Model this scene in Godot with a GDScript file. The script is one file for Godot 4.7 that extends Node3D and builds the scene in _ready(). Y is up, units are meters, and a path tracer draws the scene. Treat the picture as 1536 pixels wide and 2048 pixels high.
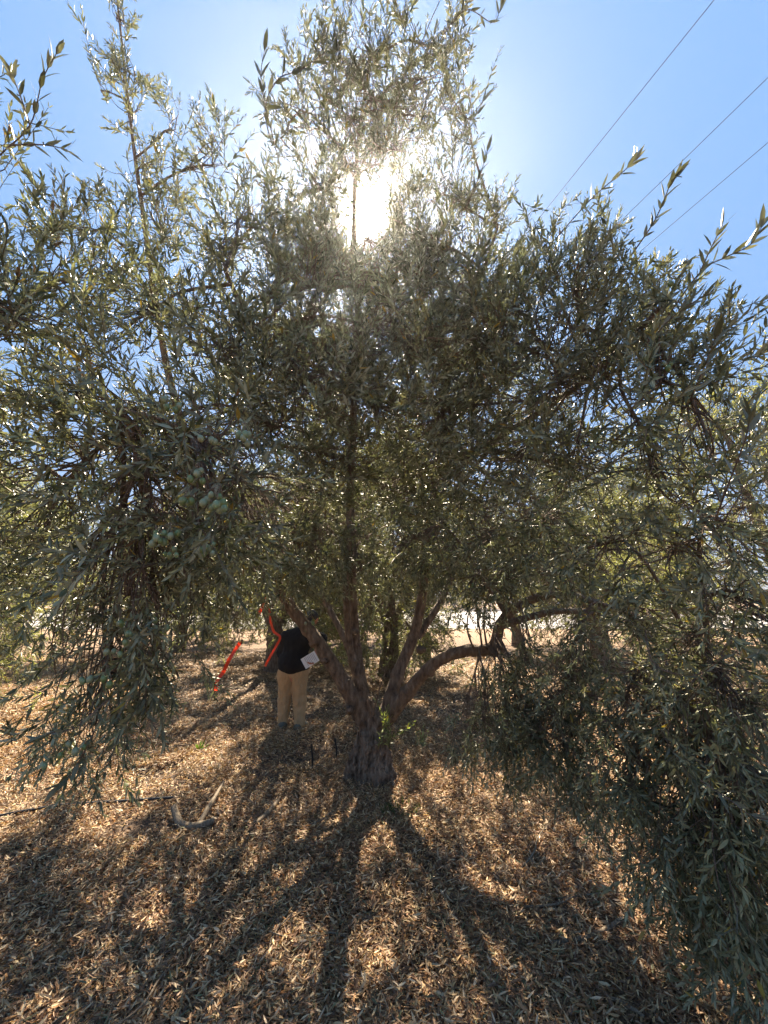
extends Node3D
# An old olive tree against the sun in an orchard floored with fallen leaves.

const EYE := Vector3(0.0, 1.7, 0.0)
const FOCAL := 850.0            # in pixels of the 1536 x 2048 photograph
const PITCH := 0.1974           # radians, upwards
const SUN := Vector3(-0.0385, 0.7225, -0.6914)

var rng := RandomNumberGenerator.new()
var grain := FastNoiseLite.new()
var M := {}
var used := {}
var shoot_meshes: Array[ArrayMesh] = []
var leaf_meshes: Array[ArrayMesh] = []
var olive_mesh: ArrayMesh


class Buf:
	var v := PackedVector3Array()
	var n := PackedVector3Array()
	var c := PackedColorArray()
	var i := PackedInt32Array()

	func tri(a: Vector3, b: Vector3, d: Vector3, col: Color) -> void:
		v.push_back(a); v.push_back(b); v.push_back(d)
		c.push_back(col); c.push_back(col); c.push_back(col)

	func quad(a: Vector3, b: Vector3, d: Vector3, e: Vector3, col: Color) -> void:
		tri(a, b, d, col)
		tri(a, d, e, col)

	func mesh() -> ArrayMesh:
		var arr := []
		arr.resize(Mesh.ARRAY_MAX)
		arr[Mesh.ARRAY_VERTEX] = v
		if n.size() == v.size():
			arr[Mesh.ARRAY_NORMAL] = n
		if c.size() == v.size():
			arr[Mesh.ARRAY_COLOR] = c
		if i.size():
			if n.size() == v.size():
				for t in range(0, i.size(), 3):
					var a := i[t]
					var b := i[t + 1]
					var d := i[t + 2]
					if (v[d] - v[a]).cross(v[b] - v[a]).dot(n[a] + n[b] + n[d]) < 0.0:
						i[t + 1] = d
						i[t + 2] = b
			arr[Mesh.ARRAY_INDEX] = i
		var m := ArrayMesh.new()
		m.add_surface_from_arrays(Mesh.PRIMITIVE_TRIANGLES, arr)
		return m


# ---------------------------------------------------------------- placing
func ray(px: float, py: float) -> Vector3:
	var u := (px - 768.0) / FOCAL
	var w := (1024.0 - py) / FOCAL
	return Vector3(u, w * cos(PITCH) + sin(PITCH), -(cos(PITCH) - w * sin(PITCH)))

func at(px: float, py: float, depth: float) -> Vector3:
	return EYE + ray(px, py) * depth

func on_ground(px: float, py: float) -> Vector3:
	var r := ray(px, py)
	var p := EYE + r * (EYE.y / -r.y)
	p.y = ground_height(p.x, p.z)
	return p

func ground_height(x: float, z: float) -> float:
	var far := clampf((Vector2(x, z + 4.0).length() - 9.0) / 8.0, 0.0, 1.0)
	return (grain.get_noise_2d(x * 0.9, z * 0.9) * 0.05 + grain.get_noise_2d(x * 3.1 + 40.0, z * 3.1) * 0.018) * (1.0 - far)

func rv() -> Vector3:
	var a := rng.randf() * TAU
	var y := rng.randf() * 2.0 - 1.0
	var s := sqrt(1.0 - y * y)
	return Vector3(cos(a) * s, y, sin(a) * s)

func numbered(called: String) -> String:
	used[called] = used.get(called, -1) + 1
	return called if used[called] == 0 else "%s_%03d" % [called, used[called]]

func thing(called: String, label: String, category: String, where: Vector3, group := "") -> Node3D:
	var o := Node3D.new()
	o.name = numbered(called)
	add_child(o, true)
	o.position = where
	tag(o, label, category, group)
	return o

func tag(o: Node3D, label: String, category: String, group := "") -> void:
	o.set_meta("label", label)
	if category:
		o.set_meta("category", category)
	if group:
		o.set_meta("group", group)

func part(called: String, m: Mesh, mat: Material, parent: Node3D, kind := "") -> MeshInstance3D:
	var o := MeshInstance3D.new()
	o.mesh = m
	o.material_override = null
	for s in m.get_surface_count():
		o.set_surface_override_material(s, mat)
	o.name = called
	parent.add_child(o, true)
	if kind:
		o.set_meta("kind", kind)
	return o

func copies(called: String, m: Mesh, mat: Material, where: Array, tints: PackedColorArray, parent: Node3D) -> void:
	if where.is_empty():
		return
	var mm := MultiMesh.new()
	mm.transform_format = MultiMesh.TRANSFORM_3D
	mm.use_colors = true
	mm.mesh = m
	mm.instance_count = where.size()
	for k in where.size():
		mm.set_instance_transform(k, where[k])
		mm.set_instance_color(k, tints[k])
	var o := MultiMeshInstance3D.new()
	o.multimesh = mm
	o.material_override = mat
	o.name = called
	parent.add_child(o, true)
	o.set_meta("kind", "stuff")


# ---------------------------------------------------------------- shapes
func smooth_path(pts: Array, radii: Array, each: int) -> Array:
	var p := PackedVector3Array()
	var r := PackedFloat32Array()
	for k in pts.size() - 1:
		var a: Vector3 = pts[maxi(k - 1, 0)]
		var b: Vector3 = pts[k]
		var c: Vector3 = pts[k + 1]
		var d: Vector3 = pts[mini(k + 2, pts.size() - 1)]
		for s in each:
			var t := float(s) / each
			p.push_back(b.cubic_interpolate(c, a, d, t))
			r.push_back(lerpf(radii[k], radii[k + 1], t))
	p.push_back(pts[-1])
	r.push_back(radii[-1])
	return [p, r]

func tube(buf: Buf, p: PackedVector3Array, r: PackedFloat32Array, sides: int, col: Color, rough := 0.0, cap := true) -> void:
	var first := buf.v.size()
	var side := Vector3.ZERO
	for k in p.size():
		var t := (p[mini(k + 1, p.size() - 1)] - p[maxi(k - 1, 0)]).normalized()
		if side == Vector3.ZERO:
			side = t.cross(Vector3(0.3, 0.1, 0.9)).normalized()
		side = (side - t * side.dot(t)).normalized()
		var up := t.cross(side)
		for s in sides:
			var a := TAU * s / sides
			var n := side * cos(a) + up * sin(a)
			var rad := r[k]
			if rough > 0.0:
				var q := p[k] + n * rad
				rad *= 1.0 + rough * (grain.get_noise_3d(q.x * 14.0, q.y * 6.0, q.z * 14.0) * 1.2 + grain.get_noise_3d(q.x * 45.0, q.y * 16.0, q.z * 45.0) * 0.8)
			buf.v.push_back(p[k] + n * rad)
			buf.n.push_back(n)
			buf.c.push_back(col)
	for k in p.size() - 1:
		for s in sides:
			var a := first + k * sides + s
			var b := first + k * sides + (s + 1) % sides
			buf.i.append_array([a, a + sides, b, b, a + sides, b + sides])
	if cap:
		for e in 2:
			var ring := first + (0 if e == 0 else (p.size() - 1) * sides)
			var mid := buf.v.size()
			var dir := (p[0] - p[1]).normalized() if e == 0 else (p[-1] - p[-2]).normalized()
			buf.v.push_back(p[0 if e == 0 else p.size() - 1])
			buf.n.push_back(dir)
			buf.c.push_back(col)
			for s in sides:
				if e == 0:
					buf.i.append_array([mid, ring + s, ring + (s + 1) % sides])
				else:
					buf.i.append_array([mid, ring + (s + 1) % sides, ring + s])

func tube_mesh(pts: Array, radii: Array, each: int, sides: int, rough := 0.0) -> ArrayMesh:
	var b := Buf.new()
	var s := smooth_path(pts, radii, each)
	tube(b, s[0], s[1], sides, Color.WHITE, rough)
	return b.mesh()

func leaf(buf: Buf, base: Vector3, dir: Vector3, up: Vector3, length: float, width: float, col: Color, fold: float, curl: float) -> void:
	var side := dir.cross(up).normalized()
	var mid := []
	var edge := [[], []]
	for t: float in [0.28, 0.66]:
		var c := base + dir * length * t - up * curl * length * t * t
		var w: float = width * (0.47 if t < 0.5 else 0.40)
		mid.append(c)
		edge[0].append(c - side * w + up * w * fold)
		edge[1].append(c + side * w + up * w * fold)
	var tip := base + dir * length - up * curl * length
	buf.tri(base, edge[0][0], mid[0], col)
	buf.tri(base, mid[0], edge[1][0], col)
	buf.quad(edge[0][0], edge[0][1], mid[1], mid[0], col)
	buf.quad(mid[0], mid[1], edge[1][1], edge[1][0], col)
	buf.tri(edge[0][1], tip, mid[1], col)
	buf.tri(mid[1], tip, edge[1][1], col)

func leaf_color() -> Color:
	var k := rng.randf()
	if k < 0.012:
		return Color(0.34, 0.24, 0.05)
	if k < 0.03:
		return Color(0.16, 0.09, 0.045)
	var c := Color(0.058, 0.072, 0.032).lerp(Color(0.355, 0.365, 0.23), rng.randf())
	return c * rng.randf_range(0.85, 1.15)

func shoot(buf: Buf, length: float, spacing: float, size: float, bend: float, base := Vector3.ZERO, axis := Vector3.UP, bare := 0.06) -> void:
	var side := axis.cross(Vector3(0.21, 0.3, 0.93)).normalized()
	var pts := []
	var n := int(length / spacing)
	var p := base
	var t := axis
	var turn := rng.randf() * TAU
	for k in n + 1:
		pts.append(p)
		var along := float(k) / n
		if p.distance_to(base) > bare:
			for s in 2:
				if rng.randf() < 0.08:
					continue
				var a := turn + s * PI + rng.randf_range(-0.5, 0.5)
				var u := t.cross(side).normalized()
				var radial := (side * cos(a) + u * sin(a)).normalized()
				var open := lerpf(1.05, 0.35, along) + rng.randf_range(-0.4, 0.4)
				var d := (t * cos(open) + radial * sin(open)).normalized()
				var up := (t * sin(open) - radial * cos(open) + rv() * 0.35).normalized()
				up = (up - d * up.dot(d)).normalized()
				var l := size * rng.randf_range(0.75, 1.15) * (1.0 - 0.45 * pow(along, 4.0))
				leaf(buf, p + radial * 0.002, d, up, l, l * rng.randf_range(0.21, 0.28), leaf_color(), rng.randf_range(0.1, 0.5), rng.randf_range(-0.05, 0.22))
		turn += PI / 2 + rng.randf_range(-0.3, 0.3)
		t = (t + side * bend / n + rv() * 0.045).normalized()
		p += t * spacing
	# stem as a three-sided rod of flat faces
	for k in n:
		var r0 := lerpf(0.0026, 0.0010, float(k) / n)
		var r1 := lerpf(0.0026, 0.0010, float(k + 1) / n)
		var a: Vector3 = pts[k]
		var b: Vector3 = pts[k + 1]
		var q := (b - a).normalized().cross(Vector3(0.3, 0.2, 0.9)).normalized()
		for s in 3:
			var n0 := q.rotated((b - a).normalized(), TAU * s / 3)
			var n1 := q.rotated((b - a).normalized(), TAU * (s + 1) / 3)
			buf.quad(a + n0 * r0, b + n0 * r1, b + n1 * r1, a + n1 * r0, Color(0.16, 0.14, 0.09))

func make_shoots() -> void:
	for k in 6:
		var b := Buf.new()
		match k:
			0: shoot(b, 0.32, 0.022, 0.062, 0.25)
			1: shoot(b, 0.28, 0.020, 0.058, 0.9)
			2: shoot(b, 0.36, 0.030, 0.064, 0.5)
			3:
				shoot(b, 0.34, 0.026, 0.058, 0.35)
				for s in 4:
					shoot(b, 0.15, 0.021, 0.052, 0.4, Vector3(0.01 * s, 0.06 + 0.06 * s, 0), (Vector3.UP + rv() * 0.9).normalized(), 0.02)
			4: shoot(b, 0.22, 0.017, 0.055, 0.15)
			5:
				shoot(b, 0.30, 0.022, 0.06, 0.6)
				for s in 3:
					shoot(b, 0.18, 0.023, 0.056, 0.4, Vector3(0.01, 0.05 + 0.07 * s, 0), (Vector3.UP * 0.8 + rv()).normalized(), 0.03)
		shoot_meshes.append(b.mesh())
	for k in 5:
		var b := Buf.new()
		leaf(b, Vector3.ZERO, Vector3.UP, Vector3.BACK, 1.0, rng.randf_range(0.2, 0.27), Color(0.10, 0.105, 0.058).lerp(Color(0.22, 0.22, 0.15), k / 4.0), rng.randf_range(0.1, 0.45), rng.randf_range(0.0, 0.2))
		leaf_meshes.append(b.mesh())

func ball(lat: int, lon: int, radii: Vector3, point := 0.0) -> ArrayMesh:
	var b := Buf.new()
	for i in lat + 1:
		for j in lon:
			var th := PI * i / lat
			var ph := TAU * j / lon
			var n := Vector3(sin(th) * cos(ph), cos(th), sin(th) * sin(ph))
			var q := n * radii
			if n.y < 0.0:
				q.y *= 1.0 + point * pow(-n.y, 6.0)
			b.v.push_back(q)
			b.n.push_back((n / radii).normalized())
	for i in lat:
		for j in lon:
			var a := i * lon + j
			var c := i * lon + (j + 1) % lon
			b.i.append_array([a, c, a + lon, c, c + lon, a + lon])
	return b.mesh()

func box(b: Buf, lo: Vector3, hi: Vector3, col := Color.WHITE, bevel := 0.0) -> void:
	var e := bevel
	var c := (lo + hi) / 2.0
	var h := (hi - lo) / 2.0
	for ax in 3:
		for s in [-1.0, 1.0]:
			var u := (ax + 1) % 3
			var w := (ax + 2) % 3
			var pts := []
			for k in [[-1, -1], [1, -1], [1, 1], [-1, 1]]:
				var p := Vector3.ZERO
				p[ax] = s * h[ax]
				p[u] = k[0] * (h[u] - e)
				p[w] = k[1] * (h[w] - e)
				pts.append(c + p)
			if s > 0:
				b.quad(pts[0], pts[3], pts[2], pts[1], col)
			else:
				b.quad(pts[0], pts[1], pts[2], pts[3], col)
	if e > 0.0:
		for ax in 3:
			var u := (ax + 1) % 3
			var w := (ax + 2) % 3
			for su in [-1.0, 1.0]:
				for sw in [-1.0, 1.0]:
					var q := []
					for k in [[-1, 0], [1, 0], [1, 1], [-1, 1]]:
						var p := Vector3.ZERO
						p[ax] = k[0] * (h[ax] - e)
						p[u] = su * (h[u] - (e if k[1] == 0 else 0.0))
						p[w] = sw * (h[w] - (0.0 if k[1] == 0 else e))
						q.append(c + p)
					b.quad(q[0], q[1], q[2], q[3], col)

# tapered capsules joined by a smooth minimum, meshed as surface nets; caps: [from, to, radius, radius]
func flesh(caps: Array, k: float, cell: float, furrow := 0.0, furrow_to := 9.0) -> ArrayMesh:
	var lo := Vector3.INF
	var hi := -Vector3.INF
	for c in caps:
		for e in 2:
			var rr: Vector3 = Vector3.ONE * (c[2 + e] + cell * 3.0 + furrow * 2.0)
			lo = lo.min(c[e] - rr)
			hi = hi.max(c[e] + rr)
	var nx := int((hi.x - lo.x) / cell) + 2
	var ny := int((hi.y - lo.y) / cell) + 2
	var nz := int((hi.z - lo.z) / cell) + 2
	var f := PackedFloat32Array()
	f.resize(nx * ny * nz)
	f.fill(1.0)
	for c in caps:
		var a: Vector3 = c[0]
		var ab: Vector3 = c[1] - a
		var ra: float = c[2]
		var rb: float = c[3]
		var l2 := maxf(ab.length_squared(), 1e-9)
		var pad := Vector3.ONE * (maxf(ra, rb) + k + cell * 2.5 + furrow * 2.0)
		var b0 := Vector3i(((a.min(c[1]) - pad - lo) / cell).floor()).clamp(Vector3i.ZERO, Vector3i(nx - 1, ny - 1, nz - 1))
		var b1 := Vector3i(((a.max(c[1]) + pad - lo) / cell).ceil()).clamp(Vector3i.ZERO, Vector3i(nx - 1, ny - 1, nz - 1))
		for y in range(b0.y, b1.y + 1):
			for z in range(b0.z, b1.z + 1):
				var row := (y * nz + z) * nx
				for x in range(b0.x, b1.x + 1):
					var q := lo + Vector3(x, y, z) * cell - a
					var t := clampf(q.dot(ab) / l2, 0.0, 1.0)
					var d := (q - ab * t).length() - lerpf(ra, rb, t)
					var g := f[row + x]
					var h := maxf(k - absf(d - g), 0.0) / k
					f[row + x] = minf(d, g) - h * h * k * 0.25
	if furrow > 0.0:
		for y in ny:
			for z in nz:
				var row := (y * nz + z) * nx
				for x in nx:
					if absf(f[row + x]) < furrow * 3.0 + cell * 2.0:
						var q := lo + Vector3(x, y, z) * cell
						var s := furrow * clampf((furrow_to - q.y) / 0.35, 0.25, 1.0)
						var wob := grain.get_noise_3d(q.x * 6.0, q.y * 5.0, q.z * 6.0) * 0.03
						f[row + x] += s * (absf(grain.get_noise_3d((q.x + wob) * 13.0, q.y * 3.0, (q.z + wob) * 13.0)) * -2.2 + 0.5) + s * 0.5 * grain.get_noise_3d(q.x * 38.0, q.y * 14.0, q.z * 38.0) + s * 0.9 * grain.get_noise_3d(q.x * 9.0, q.y * 7.0, q.z * 9.0)
	var b := Buf.new()
	var where := PackedInt32Array()
	where.resize(nx * ny * nz)
	where.fill(-1)
	var offs := [0, 1, nx, nx + 1, nx * nz, nx * nz + 1, nx * nz + nx, nx * nz + nx + 1]
	var corner := [Vector3(0, 0, 0), Vector3(1, 0, 0), Vector3(0, 0, 1), Vector3(1, 0, 1), Vector3(0, 1, 0), Vector3(1, 1, 0), Vector3(0, 1, 1), Vector3(1, 1, 1)]
	var edges := [[0, 1], [2, 3], [4, 5], [6, 7], [0, 2], [1, 3], [4, 6], [5, 7], [0, 4], [1, 5], [2, 6], [3, 7]]
	for y in ny - 1:
		for z in nz - 1:
			for x in nx - 1:
				var at0 := (y * nz + z) * nx + x
				var f0 := f[at0]
				if absf(f0) > cell * 2.5 + furrow * 4.0:
					continue
				var neg := 0
				for o in offs:
					if f[at0 + o] < 0.0:
						neg += 1
				if neg == 0 or neg == 8:
					continue
				var sum := Vector3.ZERO
				var cnt := 0
				for e in edges:
					var fa := f[at0 + offs[e[0]]]
					var fb := f[at0 + offs[e[1]]]
					if (fa < 0.0) != (fb < 0.0):
						sum += corner[e[0]].lerp(corner[e[1]], fa / (fa - fb))
						cnt += 1
				where[at0] = b.v.size()
				b.v.push_back(lo + (Vector3(x, y, z) + sum / cnt) * cell)
	var step := [1, nx * nz, nx]
	for y in range(1, ny - 1):
		for z in range(1, nz - 1):
			for x in range(1, nx - 1):
				var at0 := (y * nz + z) * nx + x
				if where[at0] < 0:
					continue
				for ax in 3:
					var fa := f[at0]
					var fb := f[at0 + step[ax]]
					if (fa < 0.0) == (fb < 0.0):
						continue
					var u: int = step[(ax + 1) % 3]
					var w: int = step[(ax + 2) % 3]
					var q := [where[at0], where[at0 - u], where[at0 - u - w], where[at0 - w]]
					if q.min() < 0:
						continue
					if fa < 0.0:
						b.i.append_array([q[0], q[2], q[1], q[0], q[3], q[2]])
					else:
						b.i.append_array([q[0], q[1], q[2], q[0], q[2], q[3]])
	b.n.resize(b.v.size())
	for t in b.i.size() / 3:
		var a := b.i[t * 3]
		var c := b.i[t * 3 + 1]
		var d := b.i[t * 3 + 2]
		var nn := (b.v[d] - b.v[a]).cross(b.v[c] - b.v[a])
		b.n[a] += nn
		b.n[c] += nn
		b.n[d] += nn
	for t in b.n.size():
		b.n[t] = b.n[t].normalized()
	return b.mesh()


# ---------------------------------------------------------------- materials
func noise_tex(kind: int, freq: float, octaves: int, colors: Array, size := 512, sd := 1) -> NoiseTexture2D:
	var n := FastNoiseLite.new()
	n.noise_type = kind
	n.frequency = freq
	n.fractal_octaves = octaves
	n.seed = sd
	var t := NoiseTexture2D.new()
	t.width = size
	t.height = size
	t.seamless = true
	t.noise = n
	if colors.size():
		var g := Gradient.new()
		g.offsets = PackedFloat32Array(range(colors.size()).map(func(k): return float(k) / (colors.size() - 1)))
		g.colors = PackedColorArray(colors)
		t.color_ramp = g
	return t

func lin(r: float, g: float, b: float) -> Color:
	return Color(r, g, b).linear_to_srgb()

func plain(r: float, g: float, b: float, rough := 0.8, metal := 0.0) -> StandardMaterial3D:
	var m := StandardMaterial3D.new()
	m.albedo_color = lin(r, g, b)
	m.roughness = rough
	m.metallic = metal
	return m

func make_materials() -> void:
	var m := StandardMaterial3D.new()
	m.vertex_color_use_as_albedo = true
	m.roughness = 0.42
	m.backlight_enabled = true
	m.backlight = lin(0.42, 0.43, 0.28)
	M.leaf = m
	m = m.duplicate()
	m.backlight = lin(0.9, 0.92, 0.4)  # same olive leaf, extra yellow-green sun glow put in for the background trees
	M.backlit_leaf_copy = m
	m = StandardMaterial3D.new()
	m.vertex_color_use_as_albedo = true
	m.roughness = 0.6
	m.backlight_enabled = true
	m.backlight = lin(0.4, 0.34, 0.2)
	M.litter = m
	m = StandardMaterial3D.new()
	m.albedo_texture = noise_tex(FastNoiseLite.TYPE_SIMPLEX_SMOOTH, 0.012, 6, [lin(0.03, 0.023, 0.016), lin(0.16, 0.125, 0.09), lin(0.27, 0.225, 0.168), lin(0.47, 0.42, 0.33)])
	m.heightmap_enabled = true
	m.heightmap_texture = noise_tex(FastNoiseLite.TYPE_SIMPLEX, 0.03, 5, [])
	m.heightmap_scale = 2.0
	m.uv1_triplanar = true
	m.uv1_world_triplanar = true
	m.uv1_scale = Vector3(3.4, 1.1, 3.4)
	m.roughness = 0.9
	M.bark = m
	m.albedo_color = Color(0.9, 0.87, 0.86)
	m = m.duplicate()
	m.uv1_scale = Vector3(6, 2, 6)
	m.albedo_color = Color(0.95, 0.9, 0.88)
	M.twig = m
	m = StandardMaterial3D.new()
	m.vertex_color_use_as_albedo = true
	m.albedo_texture = noise_tex(FastNoiseLite.TYPE_SIMPLEX_SMOOTH, 0.02, 6, [Color(0.55, 0.52, 0.5), Color(0.85, 0.84, 0.83), Color(1, 1, 1)], 512, 7)
	m.heightmap_enabled = true
	m.heightmap_texture = noise_tex(FastNoiseLite.TYPE_SIMPLEX, 0.05, 5, [], 512, 3)
	m.heightmap_scale = 1.5
	m.uv1_triplanar = true
	m.uv1_world_triplanar = true
	m.uv1_scale = Vector3(0.9, 0.9, 0.9)
	m.roughness = 0.95
	M.soil = m
	m = plain(0.42, 0.39, 0.38, 0.9)
	m.albedo_texture = noise_tex(FastNoiseLite.TYPE_SIMPLEX, 0.05, 5, [Color(0.8, 0.8, 0.8), Color(1, 1, 1)], 256, 9)
	m.uv1_triplanar = true
	m.uv1_world_triplanar = true
	m.uv1_scale = Vector3(0.3, 0.3, 0.3)
	M.road = m
	m = plain(0.17, 0.23, 0.11, 0.38)
	m.subsurf_scatter_enabled = true
	m.subsurf_scatter_strength = 0.15
	M.olive = m
	m = m.duplicate()
	m.albedo_color = lin(0.21, 0.25, 0.14)
	M.pale_olive = m
	m = m.duplicate()
	m.albedo_color = lin(0.13, 0.18, 0.06)
	M.dark_olive = m
	m = plain(0.8, 0.13, 0.06, 0.4)
	m.backlight_enabled = true
	m.backlight = lin(0.9, 0.2, 0.1)
	M.tape = m
	M.hose = plain(0.012, 0.012, 0.013, 0.45)
	M.wire = plain(0.02, 0.02, 0.022, 0.5)
	M.kerb = plain(0.42, 0.4, 0.37, 0.9)
	M.fence = plain(0.55, 0.56, 0.58, 0.5, 0.3)
	M.rail = plain(0.05, 0.045, 0.045, 0.6)
	M.paint = plain(0.72, 0.73, 0.74, 0.25)
	M.glass = plain(0.02, 0.025, 0.03, 0.08)
	M.rubber = plain(0.02, 0.02, 0.02, 0.85)
	M.rim = plain(0.5, 0.5, 0.52, 0.3, 0.8)
	M.lamp = plain(0.7, 0.7, 0.72, 0.15)
	M.tail_lamp = plain(0.4, 0.02, 0.02, 0.2)
	m = plain(0.008, 0.008, 0.009, 0.95)
	M.shirt = m
	m = plain(0.40, 0.27, 0.14, 0.9)
	m.heightmap_enabled = true
	m.heightmap_texture = noise_tex(FastNoiseLite.TYPE_SIMPLEX_SMOOTH, 0.02, 3, [], 256, 11)
	m.heightmap_scale = 2.0
	m.uv1_triplanar = true
	m.uv1_scale = Vector3(3, 1.6, 3)
	M.trousers = m
	m = plain(0.42, 0.2, 0.13, 0.5)
	m.subsurf_scatter_enabled = true
	m.subsurf_scatter_strength = 0.1
	M.skin = m
	M.hair = plain(0.014, 0.012, 0.012, 0.5)
	M.shoe = plain(0.09, 0.095, 0.08, 0.8)
	M.sole = plain(0.03, 0.03, 0.03, 0.9)
	M.eye = plain(0.7, 0.68, 0.65, 0.2)
	m = plain(0.8, 0.8, 0.8, 0.8)
	m.backlight_enabled = true
	m.backlight = lin(0.4, 0.4, 0.4)
	M.paper = m
	M.ink = plain(0.25, 0.25, 0.28, 0.8)
	m = plain(0.34, 0.28, 0.2, 0.85)
	m.albedo_texture = noise_tex(FastNoiseLite.TYPE_SIMPLEX, 0.03, 4, [Color(0.45, 0.4, 0.36), Color(1, 1, 1)], 256, 13)
	m.uv1_triplanar = true
	m.uv1_scale = Vector3(8, 2, 8)
	M.dry_wood = m
	m = StandardMaterial3D.new()
	m.vertex_color_use_as_albedo = true
	m.roughness = 0.5
	m.backlight_enabled = true
	m.backlight = lin(0.8, 0.9, 0.3)
	M.weed = m


# ---------------------------------------------------------------- trees
class Grown:
	var root: Node3D
	var axis := Vector3.ZERO
	var nodes := []           # [point, radius] along the limbs
	var where := [[], [], [], [], [], []]
	var tints := [PackedColorArray(), PackedColorArray(), PackedColorArray(), PackedColorArray(), PackedColorArray(), PackedColorArray()]
	var twigs: Buf
	var branches: Buf

func limb(t: Grown, pts: Array, radii: Array, mat: Material, called := "limb") -> void:
	var s := smooth_path(pts, radii, 6)
	var b := Buf.new()
	tube(b, s[0], s[1], 14, Color.WHITE, 0.16)
	part(called, b.mesh(), mat, t.root)
	for k in s[0].size():
		t.nodes.append([s[0][k] + t.root.position, s[1][k]])

func nearest(t: Grown, c: Vector3) -> Vector3:
	var best := Vector3.ZERO
	var cost := 1e9
	for n in t.nodes:
		var d: float = c.distance_to(n[0]) + maxf(0.0, n[0].y - c.y - 0.3) * 0.4
		if d < cost:
			cost = d
			best = n[0]
	return best

func add_shoot(t: Grown, p: Vector3, dir: Vector3, size: float, variant := -1) -> void:
	var to_eye := (p + dir * 0.2 * size - EYE).normalized()
	if to_eye.dot(SUN) > cos(deg_to_rad(1.6)) :
		return
	var k: int = variant if variant >= 0 else [0, 0, 1, 2, 3, 3, 4, 5, 5][rng.randi() % 9]
	var y := dir.normalized()
	var x := y.cross(rv()).normalized()
	var basis := Basis(x, y, x.cross(y)).scaled_local(Vector3.ONE * size)
	t.where[k].append(Transform3D(basis, p - t.root.position))
	var g := rng.randf_range(0.82, 1.18)
	t.tints[k].push_back(Color(g * rng.randf_range(0.95, 1.06), g, g * rng.randf_range(0.88, 1.08)))

# a bunch of shoots on one branch: centre, radius, how many, up (1) to hanging (-1)
func bunch(t: Grown, c: Vector3, r: float, count: int, up: float, size := 1.0, own_part := true, from = null) -> void:
	var start: Vector3 = nearest(t, c) if from == null else from
	var o := t.root.position
	var span := start.distance_to(c)
	var mid := start.lerp(c, 0.5) + Vector3.UP * span * (0.12 if up >= 0.0 else 0.3) + rv() * span * 0.08
	var late := start.lerp(c, 0.8) + Vector3.UP * span * (0.06 if up >= 0.0 else 0.22) + rv() * span * 0.04
	var fat := clampf(0.006 + span * 0.010, 0.007, 0.026) * size
	var s := smooth_path([start - o, mid - o, late - o, c - o], [fat, fat * 0.75, fat * 0.55, fat * 0.35], 5)
	if own_part:
		var b := Buf.new()
		tube(b, s[0], s[1], 7, Color.WHITE, 0.1)
		part("branch", b.mesh(), M.twig, t.root)
	else:
		tube(t.branches, s[0], s[1], 5, Color.WHITE)
	var path: PackedVector3Array = s[0]
	var out := c - t.axis
	out.y = 0.0
	out = out.normalized()
	for k in count:
		var q := rv() * r * pow(rng.randf(), 0.45)
		q.y *= 0.9
		var p := c + q
		if p.y < 0.12:
			continue
		var dir := (Vector3.UP * up * 1.05 + out * 0.3 + q / r * 0.4 + rv() * 0.5).normalized()
		if p.y + dir.y * 0.4 * size < 0.05:
			dir.y = absf(dir.y) * 0.3
		add_shoot(t, p, dir, size * rng.randf_range(0.72, 1.15))
		var a := path[path.size() - 1 - int(rng.randf() * path.size() * 0.6)]
		var e := p - o
		var m := a.lerp(e, 0.55) + rv() * a.distance_to(e) * 0.14
		var tw := smooth_path([a, m, e], [0.0045 * size, 0.0034 * size, 0.0024 * size], 3)
		tube(t.twigs, tw[0], tw[1], 4, Color.WHITE, 0.0, false)

func new_tree(called: String, label: String, where: Vector3, group := "") -> Grown:
	var t := Grown.new()
	t.root = thing(called, label, "tree", where, group)
	t.axis = where
	t.twigs = Buf.new()
	t.branches = Buf.new()
	return t

func finish(t: Grown, leaf_mat: Material) -> void:
	if t.branches.v.size():
		part("branches", t.branches.mesh(), M.twig, t.root, "stuff")
	if t.twigs.v.size():
		part("twigs", t.twigs.mesh(), M.twig, t.root, "stuff")
	for k in 6:
		copies("foliage", shoot_meshes[k], leaf_mat, t.where[k], t.tints[k], t.root)

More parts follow.
